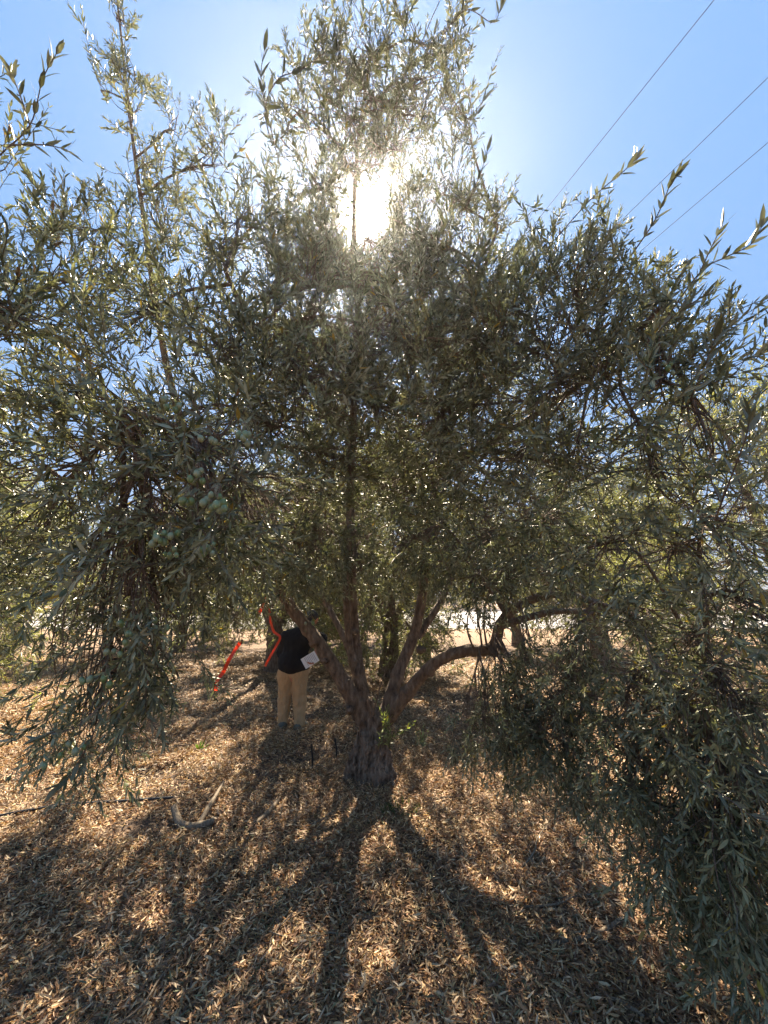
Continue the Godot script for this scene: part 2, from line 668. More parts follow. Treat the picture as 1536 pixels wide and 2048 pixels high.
# a tree of the orchard round the main one
func orchard_tree(where: Vector3, tall: float, wide: float, bunches: int, each: int, skirt: float, size: float, label: String, group := "", sd := 1) -> void:
	rng.seed = sd
	var t := new_tree("olive_tree", label, where, group)
	var lean := Vector3(rng.randf_range(-0.1, 0.1), 0.0, rng.randf_range(-0.1, 0.1))
	var fork := Vector3(0, tall * 0.19, 0) + lean
	var thick := tall * 0.033
	part("trunk", tube_mesh([Vector3(0, -0.1, 0), Vector3(0, 0.1, 0) + lean * 0.2, fork * 0.6, fork, fork + Vector3(0, 0.12, 0)], [thick * 1.9, thick * 1.45, thick * 1.1, thick * 1.15, thick * 0.5], 6, 18, 0.2), M.bark, t.root)
	var n := 5
	for k in n:
		var a := TAU * (k + rng.randf() * 0.5) / n
		var d := Vector3(cos(a), 0, sin(a))
		var reach := wide * rng.randf_range(0.4, 0.65)
		limb(t, [fork - Vector3(0, 0.05, 0), fork + d * reach * 0.35 + Vector3(0, tall * 0.14, 0), fork + d * reach * 0.7 + Vector3(0, tall * 0.34, 0), fork + d * reach + Vector3(0, tall * 0.58, 0)], [thick * 0.62, thick * 0.5, thick * 0.36, thick * 0.14], M.bark)
	for k in bunches:
		var y := lerpf(skirt, tall * 0.9, (k + rng.randf()) / bunches)
		var h := clampf((y - skirt) / (tall - skirt), 0.0, 1.0)
		var rad := wide * (0.72 + 0.5 * sin(PI * pow(h, 0.8)) - 0.55 * h * h) * 0.86
		var a := k * 2.399 + rng.randf() * 0.7
		var c := where + Vector3(cos(a), 0, sin(a)) * rad * rng.randf_range(0.55, 1.0) + Vector3(0, y, 0)
		bunch(t, c, wide * rng.randf_range(0.25, 0.36), each, lerpf(-0.7, 1.0, clampf(h * 2.2, 0.0, 1.0)), size, false)
	finish(t, M.backlit_leaf_copy)

func hero_shoot(t: Grown, pts: Array, count: int, size: float, thick := 0.003, tint := Color.WHITE) -> void:
	var o := t.root.position
	var w := []
	var r := []
	for k in pts.size():
		w.append(at(pts[k][0], pts[k][1], pts[k][2]) - o)
		r.append(lerpf(thick, 0.0012, float(k) / (pts.size() - 1)))
	var s := smooth_path(w, r, 6)
	var b := Buf.new()
	tube(b, s[0], s[1], 6, Color.WHITE)
	var stem := part("shoot", b.mesh(), M.twig, t.root)
	var path: PackedVector3Array = s[0]
	var turn := rng.randf() * TAU
	for k in count:
		var f := (0.12 + 0.88 * (k / 2 + 0.5) / (count / 2.0)) * (path.size() - 1)
		var i := mini(int(f), path.size() - 2)
		var p := path[i].lerp(path[i + 1], clampf(f - i, 0.0, 1.0))
		var tan := (path[i + 1] - path[i]).normalized()
		var side := tan.cross(Vector3(0.2, 0.4, 0.9)).normalized()
		if k % 2 == 0:
			turn += PI / 2 + rng.randf_range(-0.3, 0.3)
		var radial := side.rotated(tan, turn + (k % 2) * PI + rng.randf_range(-0.4, 0.4))
		var open := lerpf(0.95, 0.3, f / path.size()) + rng.randf_range(-0.2, 0.2)
		var d := (tan * cos(open) + radial * sin(open) + Vector3.UP * 0.15).normalized()
		var up := (tan * sin(open) - radial * cos(open) + rv() * 0.3)
		up = (up - d * up.dot(d)).normalized()
		var lf := part("leaf", leaf_meshes[rng.randi() % leaf_meshes.size()], M.leaf, stem)
		lf.transform = Transform3D(Basis(d.cross(up), d, up).scaled_local(Vector3.ONE * size * rng.randf_range(0.8, 1.15)), p)


func main_tree() -> void:
	rng.seed = 11
	var base := on_ground(742, 1572)
	base.y = 0.0
	var t := new_tree("olive_tree", "large old olive tree in the middle with the sun shining through its crown", base)
	var D := 4.02
	var fork := at(748, 1446, D)
	var f := fork - base
	var paths := {
		"a": [[722, 1432, 4.0], [688, 1366, 3.92], [640, 1290, 3.85], [592, 1228, 3.8], [540, 1150, 3.7], [470, 1060, 3.55], [400, 940, 3.3], [345, 780, 3.1], [310, 600, 2.9], [285, 420, 2.8], [262, 250, 2.75], [228, -60, 2.7]],
		"b": [[736, 1425, 4.05], [718, 1340, 4.1], [708, 1240, 4.12], [703, 1110, 4.1], [700, 960, 4.0], [708, 800, 3.8], [716, 640, 3.5], [708, 470, 3.2], [715, 300, 3.0], [740, 120, 2.8]],
		"b2": [[730, 1400, 4.0], [704, 1320, 4.0], [694, 1230, 3.98], [690, 1128, 3.95]],
		"c": [[772, 1425, 4.0], [795, 1350, 4.02], [828, 1270, 4.05], [846, 1180, 4.05], [853, 1080, 4.0], [868, 980, 3.95], [885, 830, 3.7], [915, 680, 3.3], [960, 560, 3.0], [995, 455, 2.85]],
		"e": [[836, 1275, 4.06], [868, 1225, 4.15], [893, 1180, 4.3], [915, 1120, 4.5], [960, 1000, 4.7], [1000, 850, 4.6]],
		"d": [[780, 1432, 3.98], [815, 1385, 3.85], [852, 1342, 3.72], [888, 1316, 3.62], [930, 1302, 3.5], [985, 1296, 3.35], [1000, 1250, 3.25], [1028, 1217, 3.2], [1080, 1194, 3.1], [1140, 1190, 2.95], [1215, 1214, 2.75], [1320, 1250, 2.4], [1420, 1330, 2.0]],
		"d2": [[1000, 1252, 3.26], [1060, 1234, 3.2], [1120, 1222, 3.1], [1200, 1228, 3.0], [1290, 1262, 2.8], [1340, 1340, 2.6]],
		"back_left": [[728, 1425, 4.1], [700, 1300, 4.5], [640, 1180, 4.9], [580, 1020, 5.1], [540, 860, 5.0]],
		"back_right": [[860, 1090, 4.0], [930, 960, 4.2], [1010, 860, 4.3], [1080, 760, 4.0]],
		"f": [[470, 1060, 3.55], [420, 1000, 3.0], [370, 930, 2.5], [330, 870, 2.1], [290, 830, 1.8], [240, 820, 1.6]],
		"g": [[868, 980, 3.95], [960, 900, 3.3], [1070, 830, 2.7], [1170, 760, 2.2], [1260, 680, 1.85], [1340, 590, 1.65]],
		"h": [[708, 800, 3.8], [640, 740, 3.2], [560, 700, 2.6], [500, 640, 2.2], [450, 540, 2.0]],
	}
	var thick := {
		"a": [0.07167, 0.06639, 0.06035, 0.05432, 0.04828, 0.03923, 0.03168, 0.0249, 0.01886, 0.01358, 0.009053, 0.004526],
		"b": [0.06035, 0.04979, 0.04376, 0.03998, 0.03621, 0.03093, 0.02565, 0.01886, 0.01358, 0.007544],
		"b2": [0.03772, 0.03395, 0.03018, 0.02716],
		"c": [0.06035, 0.05583, 0.04979, 0.04376, 0.03772, 0.03168, 0.02565, 0.01961, 0.01358, 0.008298],
		"e": [0.0347, 0.03168, 0.02867, 0.02414, 0.01811, 0.01056],
		"d": [0.06412, 0.05658, 0.0513, 0.04828, 0.04677, 0.04828, 0.03923, 0.03395, 0.02791, 0.02339, 0.01961, 0.01358, 0.007544],
		"d2": [0.03018, 0.02565, 0.02263, 0.01886, 0.01509, 0.007544],
		"back_left": [0.04526, 0.03772, 0.03168, 0.02263, 0.01358],
		"back_right": [0.0264, 0.02263, 0.01735, 0.01056],
		"f": [0.03018, 0.02565, 0.02112, 0.0166, 0.01207, 0.007544],
		"g": [0.03018, 0.02565, 0.02112, 0.0166, 0.01207, 0.007544],
		"h": [0.02565, 0.02112, 0.01735, 0.01282, 0.007544],
	}
	# the trunk with the roots of its limbs, one furrowed body
	var caps := [
		[Vector3(0.0, -0.12, 0.0), Vector3(0.0, 0.12, 0.0), 0.20, 0.165],
		[Vector3(0.0, 0.1, 0.0), f + Vector3(0, -0.1, 0), 0.16, 0.135],
		[f + Vector3(0, -0.12, 0), f + Vector3(0.02, -0.02, 0), 0.135, 0.10],
		[f + Vector3(-0.07, -0.1, 0.09), f + Vector3(-0.05, -0.16, 0.1), 0.06, 0.05],
		[f + Vector3(0.05, -0.14, 0.11), f + Vector3(0.06, -0.22, 0.11), 0.055, 0.045],
		[f + Vector3(-0.02, -0.25, 0.12), f + Vector3(-0.03, -0.33, 0.13), 0.06, 0.04],
		[Vector3(0.13, 0.16, 0.1), Vector3(0.17, 0.05, 0.12), 0.06, 0.07],
	]
	for k in 7:
		var a := TAU * k / 7.0 + 0.3
		var d := Vector3(cos(a), 0, sin(a))
		caps.append([d * (0.20 + 0.045 * sin(k * 2.3)) + Vector3(0, -0.1, 0), d * 0.115 + Vector3(0, 0.36, 0), 0.07, 0.04])
	for key in ["a", "b", "b2", "c", "d"]:
		for s in 2:
			var p0: Array = paths[key][s]
			var p1: Array = paths[key][s + 1]
			var e0 := at(p0[0], p0[1], p0[2]) - base
			var e1 := at(p1[0], p1[1], p1[2]) - base
			if s == 1:
				e1 = e0.lerp(e1, 0.5)
			else:
				caps.append([f, e0, 0.1, thick[key][0]])
			caps.append([e0, e1, thick[key][s], thick[key][s + 1]])
	part("trunk", flesh(caps, 0.04, 0.009, 0.042, 0.75), M.bark, t.root)
	for key in paths:
		var pts := []
		for q in paths[key]:
			pts.append(at(q[0], q[1], q[2]) - base)
		limb(t, pts, thick[key], M.bark, "sawn_limb" if key == "b2" else "limb")
	# water sprouts and the stubs of old cuts
	for q in [[[965, 1302, 3.4], [960, 1262, 3.38], [952, 1215, 3.36], [948, 1180, 3.36]], [[975, 1300, 3.38], [968, 1250, 3.35], [972, 1205, 3.33], [985, 1170, 3.3]], [[950, 1303, 3.42], [935, 1262, 3.36], [938, 1225, 3.3], [955, 1212, 3.3]],
		[[745, 1432, 3.9], [752, 1405, 3.85], [760, 1375, 3.8], [772, 1340, 3.8]], [[742, 1435, 3.9], [736, 1408, 3.86], [730, 1385, 3.84]], [[1100, 1192, 3.05], [1130, 1165, 3.0], [1165, 1135, 2.95], [1200, 1110, 2.9]]]:
		part("sprout", tube_mesh(q.map(func(e): return at(e[0], e[1], e[2]) - base), range(q.size()).map(func(e): return 0.009 - 0.0018 * e), 5, 7, 0.1), M.twig, t.root)
	for q in [[625, 1287, 3.83, 0.05, 0.02, 0.05, 0.028], [648, 1318, 3.86, 0.03, -0.01, 0.07, 0.026], [985, 1300, 3.33, 0.07, 0.03, 0.06, 0.04], [712, 1265, 4.08, -0.05, 0.02, 0.06, 0.024], [838, 1300, 4.0, 0.05, 0.01, 0.06, 0.026], [700, 1420, 3.9, 0.0, 0.02, 0.08, 0.03], [860, 1345, 3.68, 0.02, 0.05, 0.05, 0.03]]:
		var p := at(q[0], q[1], q[2]) - base
		var d := Vector3(q[3], q[4], q[5])
		part("sawn_stub", tube_mesh([p, p + d * 0.7, p + d], [q[6] * 1.5, q[6] * 1.05, q[6] * 0.9], 3, 10, 0.25), M.bark, t.root)
	t.nodes = t.nodes.filter(func(n): return n[0].y > 1.15)
	# bunches: px, py, depth, radius, shoots, up
	for q in [
		# left front, hanging and close
		[420, 900, 1.45, 0.26, 34, 0.2], [300, 1040, 1.45, 0.28, 34, -0.2], [255, 1190, 1.45, 0.25, 30, -0.5], [215, 1350, 1.5, 0.2, 22, -0.8], [320, 1290, 1.6, 0.18, 16, -0.8],
		[190, 1450, 1.5, 0.13, 12, -0.9], [130, 960, 1.55, 0.28, 30, 0.0], [150, 780, 1.6, 0.28, 28, 0.4], [270, 640, 1.8, 0.28, 26, 0.7], [455, 720, 1.7, 0.28, 30, 0.7],
		[560, 860, 1.8, 0.28, 28, 0.3], [500, 1060, 1.9, 0.25, 24, -0.3], [70, 1110, 1.6, 0.22, 18, -0.3], [400, 1120, 1.75, 0.22, 20, -0.5], [330, 860, 1.6, 0.25, 26, 0.3],
		[150, 1170, 1.8, 0.22, 18, -0.4], [440, 1010, 1.4, 0.18, 18, -0.3], [240, 900, 1.7, 0.26, 24, 0.2],
		# upper left
		[330, 470, 2.6, 0.34, 18, 0.8], [290, 330, 2.7, 0.22, 8, 0.8], [200, 540, 2.4, 0.26, 14, 0.6], [430, 330, 2.5, 0.2, 9, 0.8], [450, 500, 2.4, 0.3, 17, 0.7],
		[120, 450, 2.2, 0.16, 7, 0.5], [545, 580, 2.3, 0.32, 22, 0.7], [232, 40, 2.7, 0.1, 4, 0.9], [250, 140, 2.7, 0.13, 5, 0.6], [265, 230, 2.75, 0.14, 5, 0.6], [200, 180, 2.7, 0.08, 3, 0.6], [350, 260, 2.6, 0.12, 4, 0.8], [380, 620, 2.2, 0.3, 19, 0.6], [490, 430, 2.4, 0.18, 8, 0.7],
		# top of the middle
		[745, 110, 2.6, 0.34, 18, 1.0], [650, 120, 2.6, 0.26, 12, 1.0], [880, 100, 2.6, 0.28, 12, 0.9], [700, 240, 2.6, 0.32, 18, 0.9], [830, 230, 2.6, 0.3, 16, 0.9], [630, 370, 2.7, 0.3, 18, 0.9],
		[880, 390, 2.7, 0.28, 16, 0.9], [600, 220, 2.4, 0.2, 8, 0.9], [920, 220, 2.5, 0.2, 8, 0.8], [760, 330, 2.8, 0.25, 12, 0.9],
		# middle
		[610, 650, 2.4, 0.36, 34, 0.7], [750, 640, 2.7, 0.42, 40, 0.7], [900, 630, 2.5, 0.36, 32, 0.7], [1030, 610, 2.4, 0.3, 26, 0.7], [690, 840, 2.6, 0.38, 36, 0.5], [820, 790, 2.8, 0.38, 34, 0.5],
		[950, 770, 2.5, 0.38, 36, 0.5], [1080, 690, 2.2, 0.36, 34, 0.6], [650, 990, 2.8, 0.32, 28, 0.1], [800, 930, 3.1, 0.34, 28, 0.2], [915, 940, 2.7, 0.34, 32, 0.0], [1040, 920, 2.3, 0.34, 32, 0.0],
		[970, 1080, 2.8, 0.24, 22, -0.4], [600, 1100, 2.7, 0.26, 22, -0.3], [1080, 1050, 2.4, 0.28, 26, -0.4], [740, 480, 3.0, 0.34, 22, 0.8], [780, 1040, 3.4, 0.3, 22, -0.2], [700, 1070, 3.5, 0.22, 14, -0.3],
		# right front
		[1150, 580, 2.1, 0.22, 16, 0.6], [1080, 540, 2.3, 0.2, 12, 0.8], [1270, 650, 1.8, 0.18, 14, 0.5], [1190, 660, 1.8, 0.26, 28, 0.4], [1350, 740, 1.6, 0.16, 14, 0.3], [1200, 770, 1.7, 0.28, 28, 0.4],
		[1320, 770, 1.5, 0.22, 22, 0.4], [1160, 940, 1.8, 0.28, 28, 0.0], [1300, 940, 1.5, 0.26, 26, 0.1], [1430, 930, 1.35, 0.18, 14, 0.2], [1450, 1050, 1.3, 0.18, 12, -0.1], [1210, 1090, 1.8, 0.28, 28, -0.3],
		[1350, 1110, 1.5, 0.24, 24, -0.3], [1470, 1220, 1.4, 0.18, 14, -0.3], [1260, 1240, 2.0, 0.24, 20, -0.5], [1400, 1290, 1.6, 0.24, 22, -0.5], [1100, 780, 2.0, 0.26, 24, 0.4],
		# right skirt, down to the ground
		[1045, 1430, 2.7, 0.24, 28, -0.7], [965, 1440, 2.8, 0.15, 14, -0.7], [1130, 1500, 2.4, 0.22, 26, -0.7], [1250, 1400, 2.1, 0.26, 28, -0.6], [1350, 1480, 1.7, 0.26, 28, -0.6], [1460, 1420, 1.45, 0.22, 20, -0.6],
		[1250, 1570, 2.0, 0.22, 24, -0.7], [1390, 1620, 1.6, 0.26, 30, -0.7], [1480, 1720, 1.4, 0.2, 22, -0.7], [1370, 1760, 1.65, 0.18, 20, -0.7], [1470, 1850, 1.5, 0.18, 20, -0.6], [1520, 1960, 1.45, 0.14, 14, -0.5],
		[1490, 1580, 1.4, 0.2, 20, -0.6], [1130, 1370, 2.5, 0.22, 22, -0.6], [1060, 1330, 2.9, 0.2, 14, -0.4],
		[1085, 1150, 2.7, 0.18, 14, -0.2], [1150, 1265, 2.6, 0.2, 16, -0.6], [1060, 1290, 2.8, 0.14, 8, -0.7], [870, 1120, 3.0, 0.2, 14, -0.5], [650, 1100, 2.8, 0.2, 14, -0.5], [590, 1135, 2.9, 0.17, 11, -0.4], [725, 1140, 3.2, 0.2, 12, -0.6],
		[930, 1180, 2.8, 0.16, 10, -0.6], [1010, 1170, 2.5, 0.18, 12, -0.5], [520, 1130, 2.6, 0.2, 14, -0.6], [470, 1160, 2.3, 0.18, 12, -0.7], [800, 1110, 2.9, 0.2, 12, -0.5],
		[660, 480, 2.6, 0.28, 15, 0.8], [820, 490, 2.6, 0.28, 15, 0.8], [740, 540, 2.5, 0.28, 28, 0.8], [640, 560, 2.3, 0.26, 26, 0.8], [860, 570, 2.4, 0.26, 20, 0.8], [560, 520, 2.5, 0.22, 8, 0.8], [930, 540, 2.4, 0.2, 10, 0.8],
		[1005, 1385, 2.9, 0.18, 18, -0.7], [930, 1480, 3.0, 0.12, 9, -0.7], [1100, 1440, 2.6, 0.2, 20, -0.7], [1020, 1500, 2.7, 0.16, 14, -0.7], [990, 1330, 2.9, 0.13, 9, -0.8],
		[690, 330, 2.6, 0.24, 12, 0.9], [800, 300, 2.6, 0.24, 12, 0.9], [750, 200, 2.6, 0.3, 14, 0.9], [850, 160, 2.5, 0.24, 10, 0.9], [650, 200, 2.5, 0.22, 8, 0.9], [985, 440, 2.8, 0.16, 9, 0.8], [960, 500, 2.8, 0.18, 10, 0.8],
		# the far half of the crown
		[640, 900, 4.6, 0.6, 36, 0.3], [800, 860, 4.8, 0.6, 36, 0.3], [960, 880, 4.6, 0.6, 36, 0.3], [540, 820, 4.3, 0.6, 36, 0.4], [1060, 820, 4.2, 0.55, 32, 0.4], [720, 680, 4.4, 0.6, 34, 0.6],
		[620, 520, 2.9, 0.4, 36, 0.8], [760, 560, 3.2, 0.42, 36, 0.8], [860, 500, 2.9, 0.36, 30, 0.8], [680, 700, 2.3, 0.34, 36, 0.6], [820, 690, 2.2, 0.34, 36, 0.6], [760, 820, 2.4, 0.34, 38, 0.4],
		[870, 840, 2.3, 0.32, 36, 0.3], [700, 930, 2.4, 0.3, 32, 0.2], [830, 980, 2.7, 0.28, 26, 0.0], [760, 980, 2.9, 0.28, 24, 0.0], [620, 780, 2.1, 0.32, 36, 0.4], [960, 680, 2.2, 0.32, 34, 0.6],
		[560, 760, 3.2, 0.4, 34, 0.4], [990, 620, 3.2, 0.4, 34, 0.6], [640, 1060, 3.2, 0.28, 22, -0.2], [880, 1040, 3.4, 0.28, 20, -0.2], [900, 720, 3.4, 0.42, 34, 0.4],
		[500, 760, 5.4, 0.65, 60, 0.4], [700, 800, 5.8, 0.7, 70, 0.4], [900, 800, 5.9, 0.7, 70, 0.4], [1080, 820, 5.4, 0.65, 60, 0.4], [620, 960, 5.9, 0.6, 56, 0.0], [800, 980, 6.2, 0.6, 56, 0.0],
		[980, 970, 6.0, 0.55, 50, 0.0], [1120, 950, 5.2, 0.5, 44, 0.0], [470, 930, 5.2, 0.55, 50, 0.0], [600, 690, 5.0, 0.6, 50, 0.6], [800, 640, 5.2, 0.65, 54, 0.7], [980, 680, 5.0, 0.6, 50, 0.6], [400, 820, 4.4, 0.55, 44, 0.3],
		[1150, 780, 4.4, 0.55, 44, 0.3], [700, 1080, 6.0, 0.45, 34, -0.4], [880, 1090, 6.1, 0.45, 30, -0.4], [560, 1090, 5.4, 0.4, 28, -0.5], [700, 1130, 4.6, 0.26, 20, -0.6], [790, 1120, 4.8, 0.26, 20, -0.6], [600, 1120, 4.4, 0.26, 20, -0.6], [930, 1120, 4.6, 0.26, 20, -0.6], [1000, 1150, 3.6, 0.2, 14, -0.6], [530, 1140, 3.4, 0.22, 16, -0.6],
		[880, 660, 4.3, 0.6, 34, 0.6], [600, 640, 4.0, 0.5, 30, 0.6], [560, 980, 4.6, 0.5, 26, 0.0], [1000, 1010, 4.6, 0.45, 22, -0.1],
	]:
		var near := 1.14 if q[2] < 1.95 else 1.0
		bunch(t, at(q[0], q[1], q[2] * near), q[3] * near, int(q[4] * (2.1 if q[5] < -0.55 and q[0] > 900 else 1.4 if q[2] < 1.95 else 1.75 if q[2] < 3.9 else 0.9)), q[5], 0.87 if q[2] < 1.95 else 0.76 if q[2] < 3.9 else 0.95)
	# the body of the crown over and behind the limbs
	for k in 66:
		var a := rng.randf() * TAU
		var rr := 2.7 * sqrt(rng.randf())
		var c := Vector3(-0.2 + cos(a) * rr, 0, -5.5 + sin(a) * rr)
		if c.z > -3.5:
			c.z = -3.5 - rng.randf() * 1.5
		c.y = lerpf(2.05, 4.1 - 0.2 * rr * rr * 0.5, pow(rng.randf(), 1.2))
		bunch(t, c, 0.4, 36, lerpf(-0.4, 0.8, (c.y - 2.0) / 1.8))
	# shoots that stand out from the outline, their leaves one by one
	hero_shoot(t, [[1330, 640, 1.6], [1400, 545, 1.5], [1450, 515, 1.45], [1500, 490, 1.4], [1524, 452, 1.38]], 18, 0.062)
	hero_shoot(t, [[1400, 545, 1.5], [1420, 500, 1.48], [1445, 450, 1.46]], 10, 0.06)
	hero_shoot(t, [[1270, 500, 1.7], [1310, 440, 1.62], [1340, 370, 1.55], [1352, 352, 1.52]], 20, 0.062)
	hero_shoot(t, [[1290, 690, 1.6], [1350, 630, 1.5], [1410, 590, 1.45]], 14, 0.06)
	hero_shoot(t, [[545, 290, 1.9], [530, 220, 1.7], [555, 160, 1.55], [600, 140, 1.5], [650, 105, 1.5]], 18, 0.062)
	hero_shoot(t, [[560, 330, 1.9], [540, 250, 1.75], [522, 160, 1.65], [530, 95, 1.6]], 14, 0.062)
	hero_shoot(t, [[880, 80, 2.2], [930, 20, 2.0], [985, 45, 1.9], [1002, 10, 1.85]], 16, 0.06)
	hero_shoot(t, [[900, 190, 2.2], [940, 240, 2.1], [968, 200, 2.0]], 14, 0.06)
	hero_shoot(t, [[1110, 480, 2.1], [1180, 400, 1.9], [1250, 340, 1.8], [1270, 320, 1.78]], 20, 0.062)
	hero_shoot(t, [[930, 420, 2.2], [960, 350, 2.1], [975, 300, 2.05]], 14, 0.06)
	hero_shoot(t, [[215, 1400, 1.4], [150, 1455, 1.35], [105, 1465, 1.3], [78, 1478, 1.3]], 12, 0.06)
	hero_shoot(t, [[200, 1440, 1.45], [165, 1510, 1.4], [140, 1550, 1.38], [118, 1572, 1.36]], 14, 0.06)
	hero_shoot(t, [[300, 1340, 1.6], [290, 1400, 1.6], [300, 1440, 1.6], [330, 1480, 1.6]], 14, 0.055)
	hero_shoot(t, [[440, 880, 1.35], [400, 830, 1.25], [380, 790, 1.2]], 14, 0.06)
	hero_shoot(t, [[300, 900, 1.4], [255, 890, 1.3], [215, 900, 1.25], [180, 870, 1.2]], 16, 0.06)
	hero_shoot(t, [[1430, 1040, 1.3], [1460, 960, 1.2], [1490, 880, 1.12], [1500, 830, 1.1]], 16, 0.062)
	hero_shoot(t, [[1290, 1260, 1.7], [1310, 1330, 1.55], [1390, 1350, 1.45], [1450, 1310, 1.35]], 10, 0.06)
	hero_shoot(t, [[1380, 800, 1.4], [1410, 730, 1.3], [1435, 660, 1.25]], 16, 0.062)
	hero_shoot(t, [[1400, 1560, 1.4], [1460, 1600, 1.3], [1500, 1630, 1.25], [1545, 1640, 1.2]], 12, 0.065)
	hero_shoot(t, [[1300, 1430, 1.8], [1345, 1500, 1.6], [1385, 1560, 1.5]], 14, 0.06)
	for p in [[1020, 1200], [950, 1150], [870, 1100]]:
		hero_shoot(t, [[p[0], p[1] - 40, 2.7], [p[0] + 10, p[1], 2.65], [p[0] + 30, p[1] + 50, 2.6]], 8, 0.055)
	hero_shoot(t, [[505, 1150, 3.2], [490, 1220, 3.25], [481, 1286, 3.3]], 10, 0.05)
	hero_shoot(t, [[510, 1120, 3.35], [530, 1170, 3.45], [537, 1210, 3.5]], 8, 0.05)
	hero_shoot(t, [[500, 1110, 3.45], [522, 1150, 3.55], [531, 1192, 3.6]], 8, 0.05)
	finish(t, M.leaf)
	# olives hanging in small bunches in front of the leaves on the left, and a few elsewhere
	var clusters := [[490, 875, 1.2, 5], [420, 885, 1.2, 3], [345, 815, 1.35, 6], [395, 955, 1.2, 4], [425, 1005, 1.2, 6], [375, 1005, 1.25, 5], [440, 1000, 1.15, 4], [340, 1075, 1.3, 6], [310, 1080, 1.3, 5],
		[420, 1100, 1.35, 6], [345, 1110, 1.35, 4], [240, 1250, 1.4, 4], [265, 1275, 1.4, 3], [230, 1300, 1.4, 3], [320, 1255, 1.5, 2], [180, 1370, 1.4, 3], [150, 1490, 1.35, 3], [120, 1520, 1.35, 2], [215, 1360, 1.4, 2],
		[1085, 905, 2.0, 4], [1095, 1010, 2.0, 4], [1345, 735, 1.5, 4], [1010, 1090, 2.3, 4], [880, 850, 2.4, 4], [1340, 590, 1.55, 4], [555, 920, 1.6, 3], [620, 1170, 2.4, 3], [520, 1140, 2.2, 4], [470, 1110, 1.8, 4], [940, 1185, 2.6, 3], [205, 385, 2.4, 5], [620, 1258, 2.3, 2]]
	for q in clusters:
		var hub := at(q[0], q[1] - 22, q[2])
		for k in q[3]:
			var drop := Vector3(rng.randf_range(-0.026, 0.026), -rng.randf_range(0.012, 0.05), rng.randf_range(-0.026, 0.026))
			var o := part("olive", olive_mesh, [M.olive, M.pale_olive, M.dark_olive][rng.randi() % 3], t.root)
			o.transform = Transform3D(Basis.from_euler(Vector3(rng.randf_range(-0.3, 0.3), rng.randf() * TAU, rng.randf_range(-0.3, 0.3))).scaled_local(Vector3.ONE * rng.randf_range(0.75, 1.15)), hub + drop - base)
			var b := Buf.new()
			tube(b, PackedVector3Array([Vector3(0, 0.010, 0), Vector3(0.002, 0.022, 0), o.transform.affine_inverse() * (hub + Vector3(0, 0.012, 0) - base)]), PackedFloat32Array([0.0009, 0.0008, 0.0008]), 4, Color.WHITE)
			part("stalk", b.mesh(), M.dry_wood, o)


# ---------------------------------------------------------------- ground
func make_ground() -> void:
	var b := Buf.new()
	var xs := []
	var x := 0.0
	while x < 420.0:
		xs.append(x)
		x += 0.16 if x < 9.0 else x * 0.13
	var line := xs.slice(1).map(func(k): return -k)
	line.reverse()
	line += xs
	var n := line.size()
	for j in n:
		for i in n:
			var px: float = line[i]
			var pz: float = line[j] - 4.0
			b.v.push_back(Vector3(px, ground_height(px, pz), pz))
			b.n.push_back(Vector3.UP)
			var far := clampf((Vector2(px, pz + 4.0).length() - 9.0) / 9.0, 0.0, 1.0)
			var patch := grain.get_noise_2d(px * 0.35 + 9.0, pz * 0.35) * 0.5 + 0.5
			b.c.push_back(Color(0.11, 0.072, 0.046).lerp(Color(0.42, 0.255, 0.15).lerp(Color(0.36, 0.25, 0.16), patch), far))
	for j in n - 1:
		for i in n - 1:
			var a := j * n + i
			b.i.append_array([a, a + 1, a + n, a + 1, a + n + 1, a + n])
	for k in b.v.size():
		var q := b.v[k]
		b.n[k] = Vector3(ground_height(q.x - 0.05, q.z) - ground_height(q.x + 0.05, q.z), 0.1, ground_height(q.x, q.z - 0.05) - ground_height(q.x, q.z + 0.05)).normalized()
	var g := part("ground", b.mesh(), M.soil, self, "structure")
	tag(g, "dry brown orchard soil under the fallen leaves, tan farther off", "ground")

func litter_clump(count: int, radius: float, size: float, sd: int) -> ArrayMesh:
	rng.seed = sd
	var b := Buf.new()
	for k in count:
		var a := rng.randf() * TAU
		var r := radius * sqrt(rng.randf())
		var p := Vector3(cos(a) * r, 0.004 + 0.026 * pow(rng.randf(), 1.3), sin(a) * r)
		var h := rng.randf() * TAU
		var tilt := rng.randfn(0.0, 0.28)
		if rng.randf() < 0.06:
			tilt = rng.randf_range(0.5, 1.1)
		var d := Vector3(cos(h) * cos(tilt), sin(tilt), sin(h) * cos(tilt))
		var up := (Vector3.UP + rv() * 0.6)
		up = (up - d * up.dot(d)).normalized()
		var c := Color(0.51, 0.35, 0.18)
		var w := rng.randf()
		if w < 0.30:
			c = Color(0.315, 0.183, 0.098)
		elif w < 0.48:
			c = Color(0.165, 0.10, 0.06)
		elif w < 0.68:
			c = Color(0.62, 0.48, 0.30)
		elif w < 0.73:
			c = Color(0.38, 0.20, 0.085)
		elif w < 0.76:
			c = Color(0.2, 0.21, 0.11)
		c *= rng.randf_range(0.7, 1.2)
		var l := size * rng.randf_range(0.6, 1.2)
		leaf(b, p - d * l * 0.5, d, up, l, l * rng.randf_range(0.14, 0.25), c, rng.randf_range(-0.2, 1.1), rng.randf_range(-0.45, 0.45))
	return b.mesh()

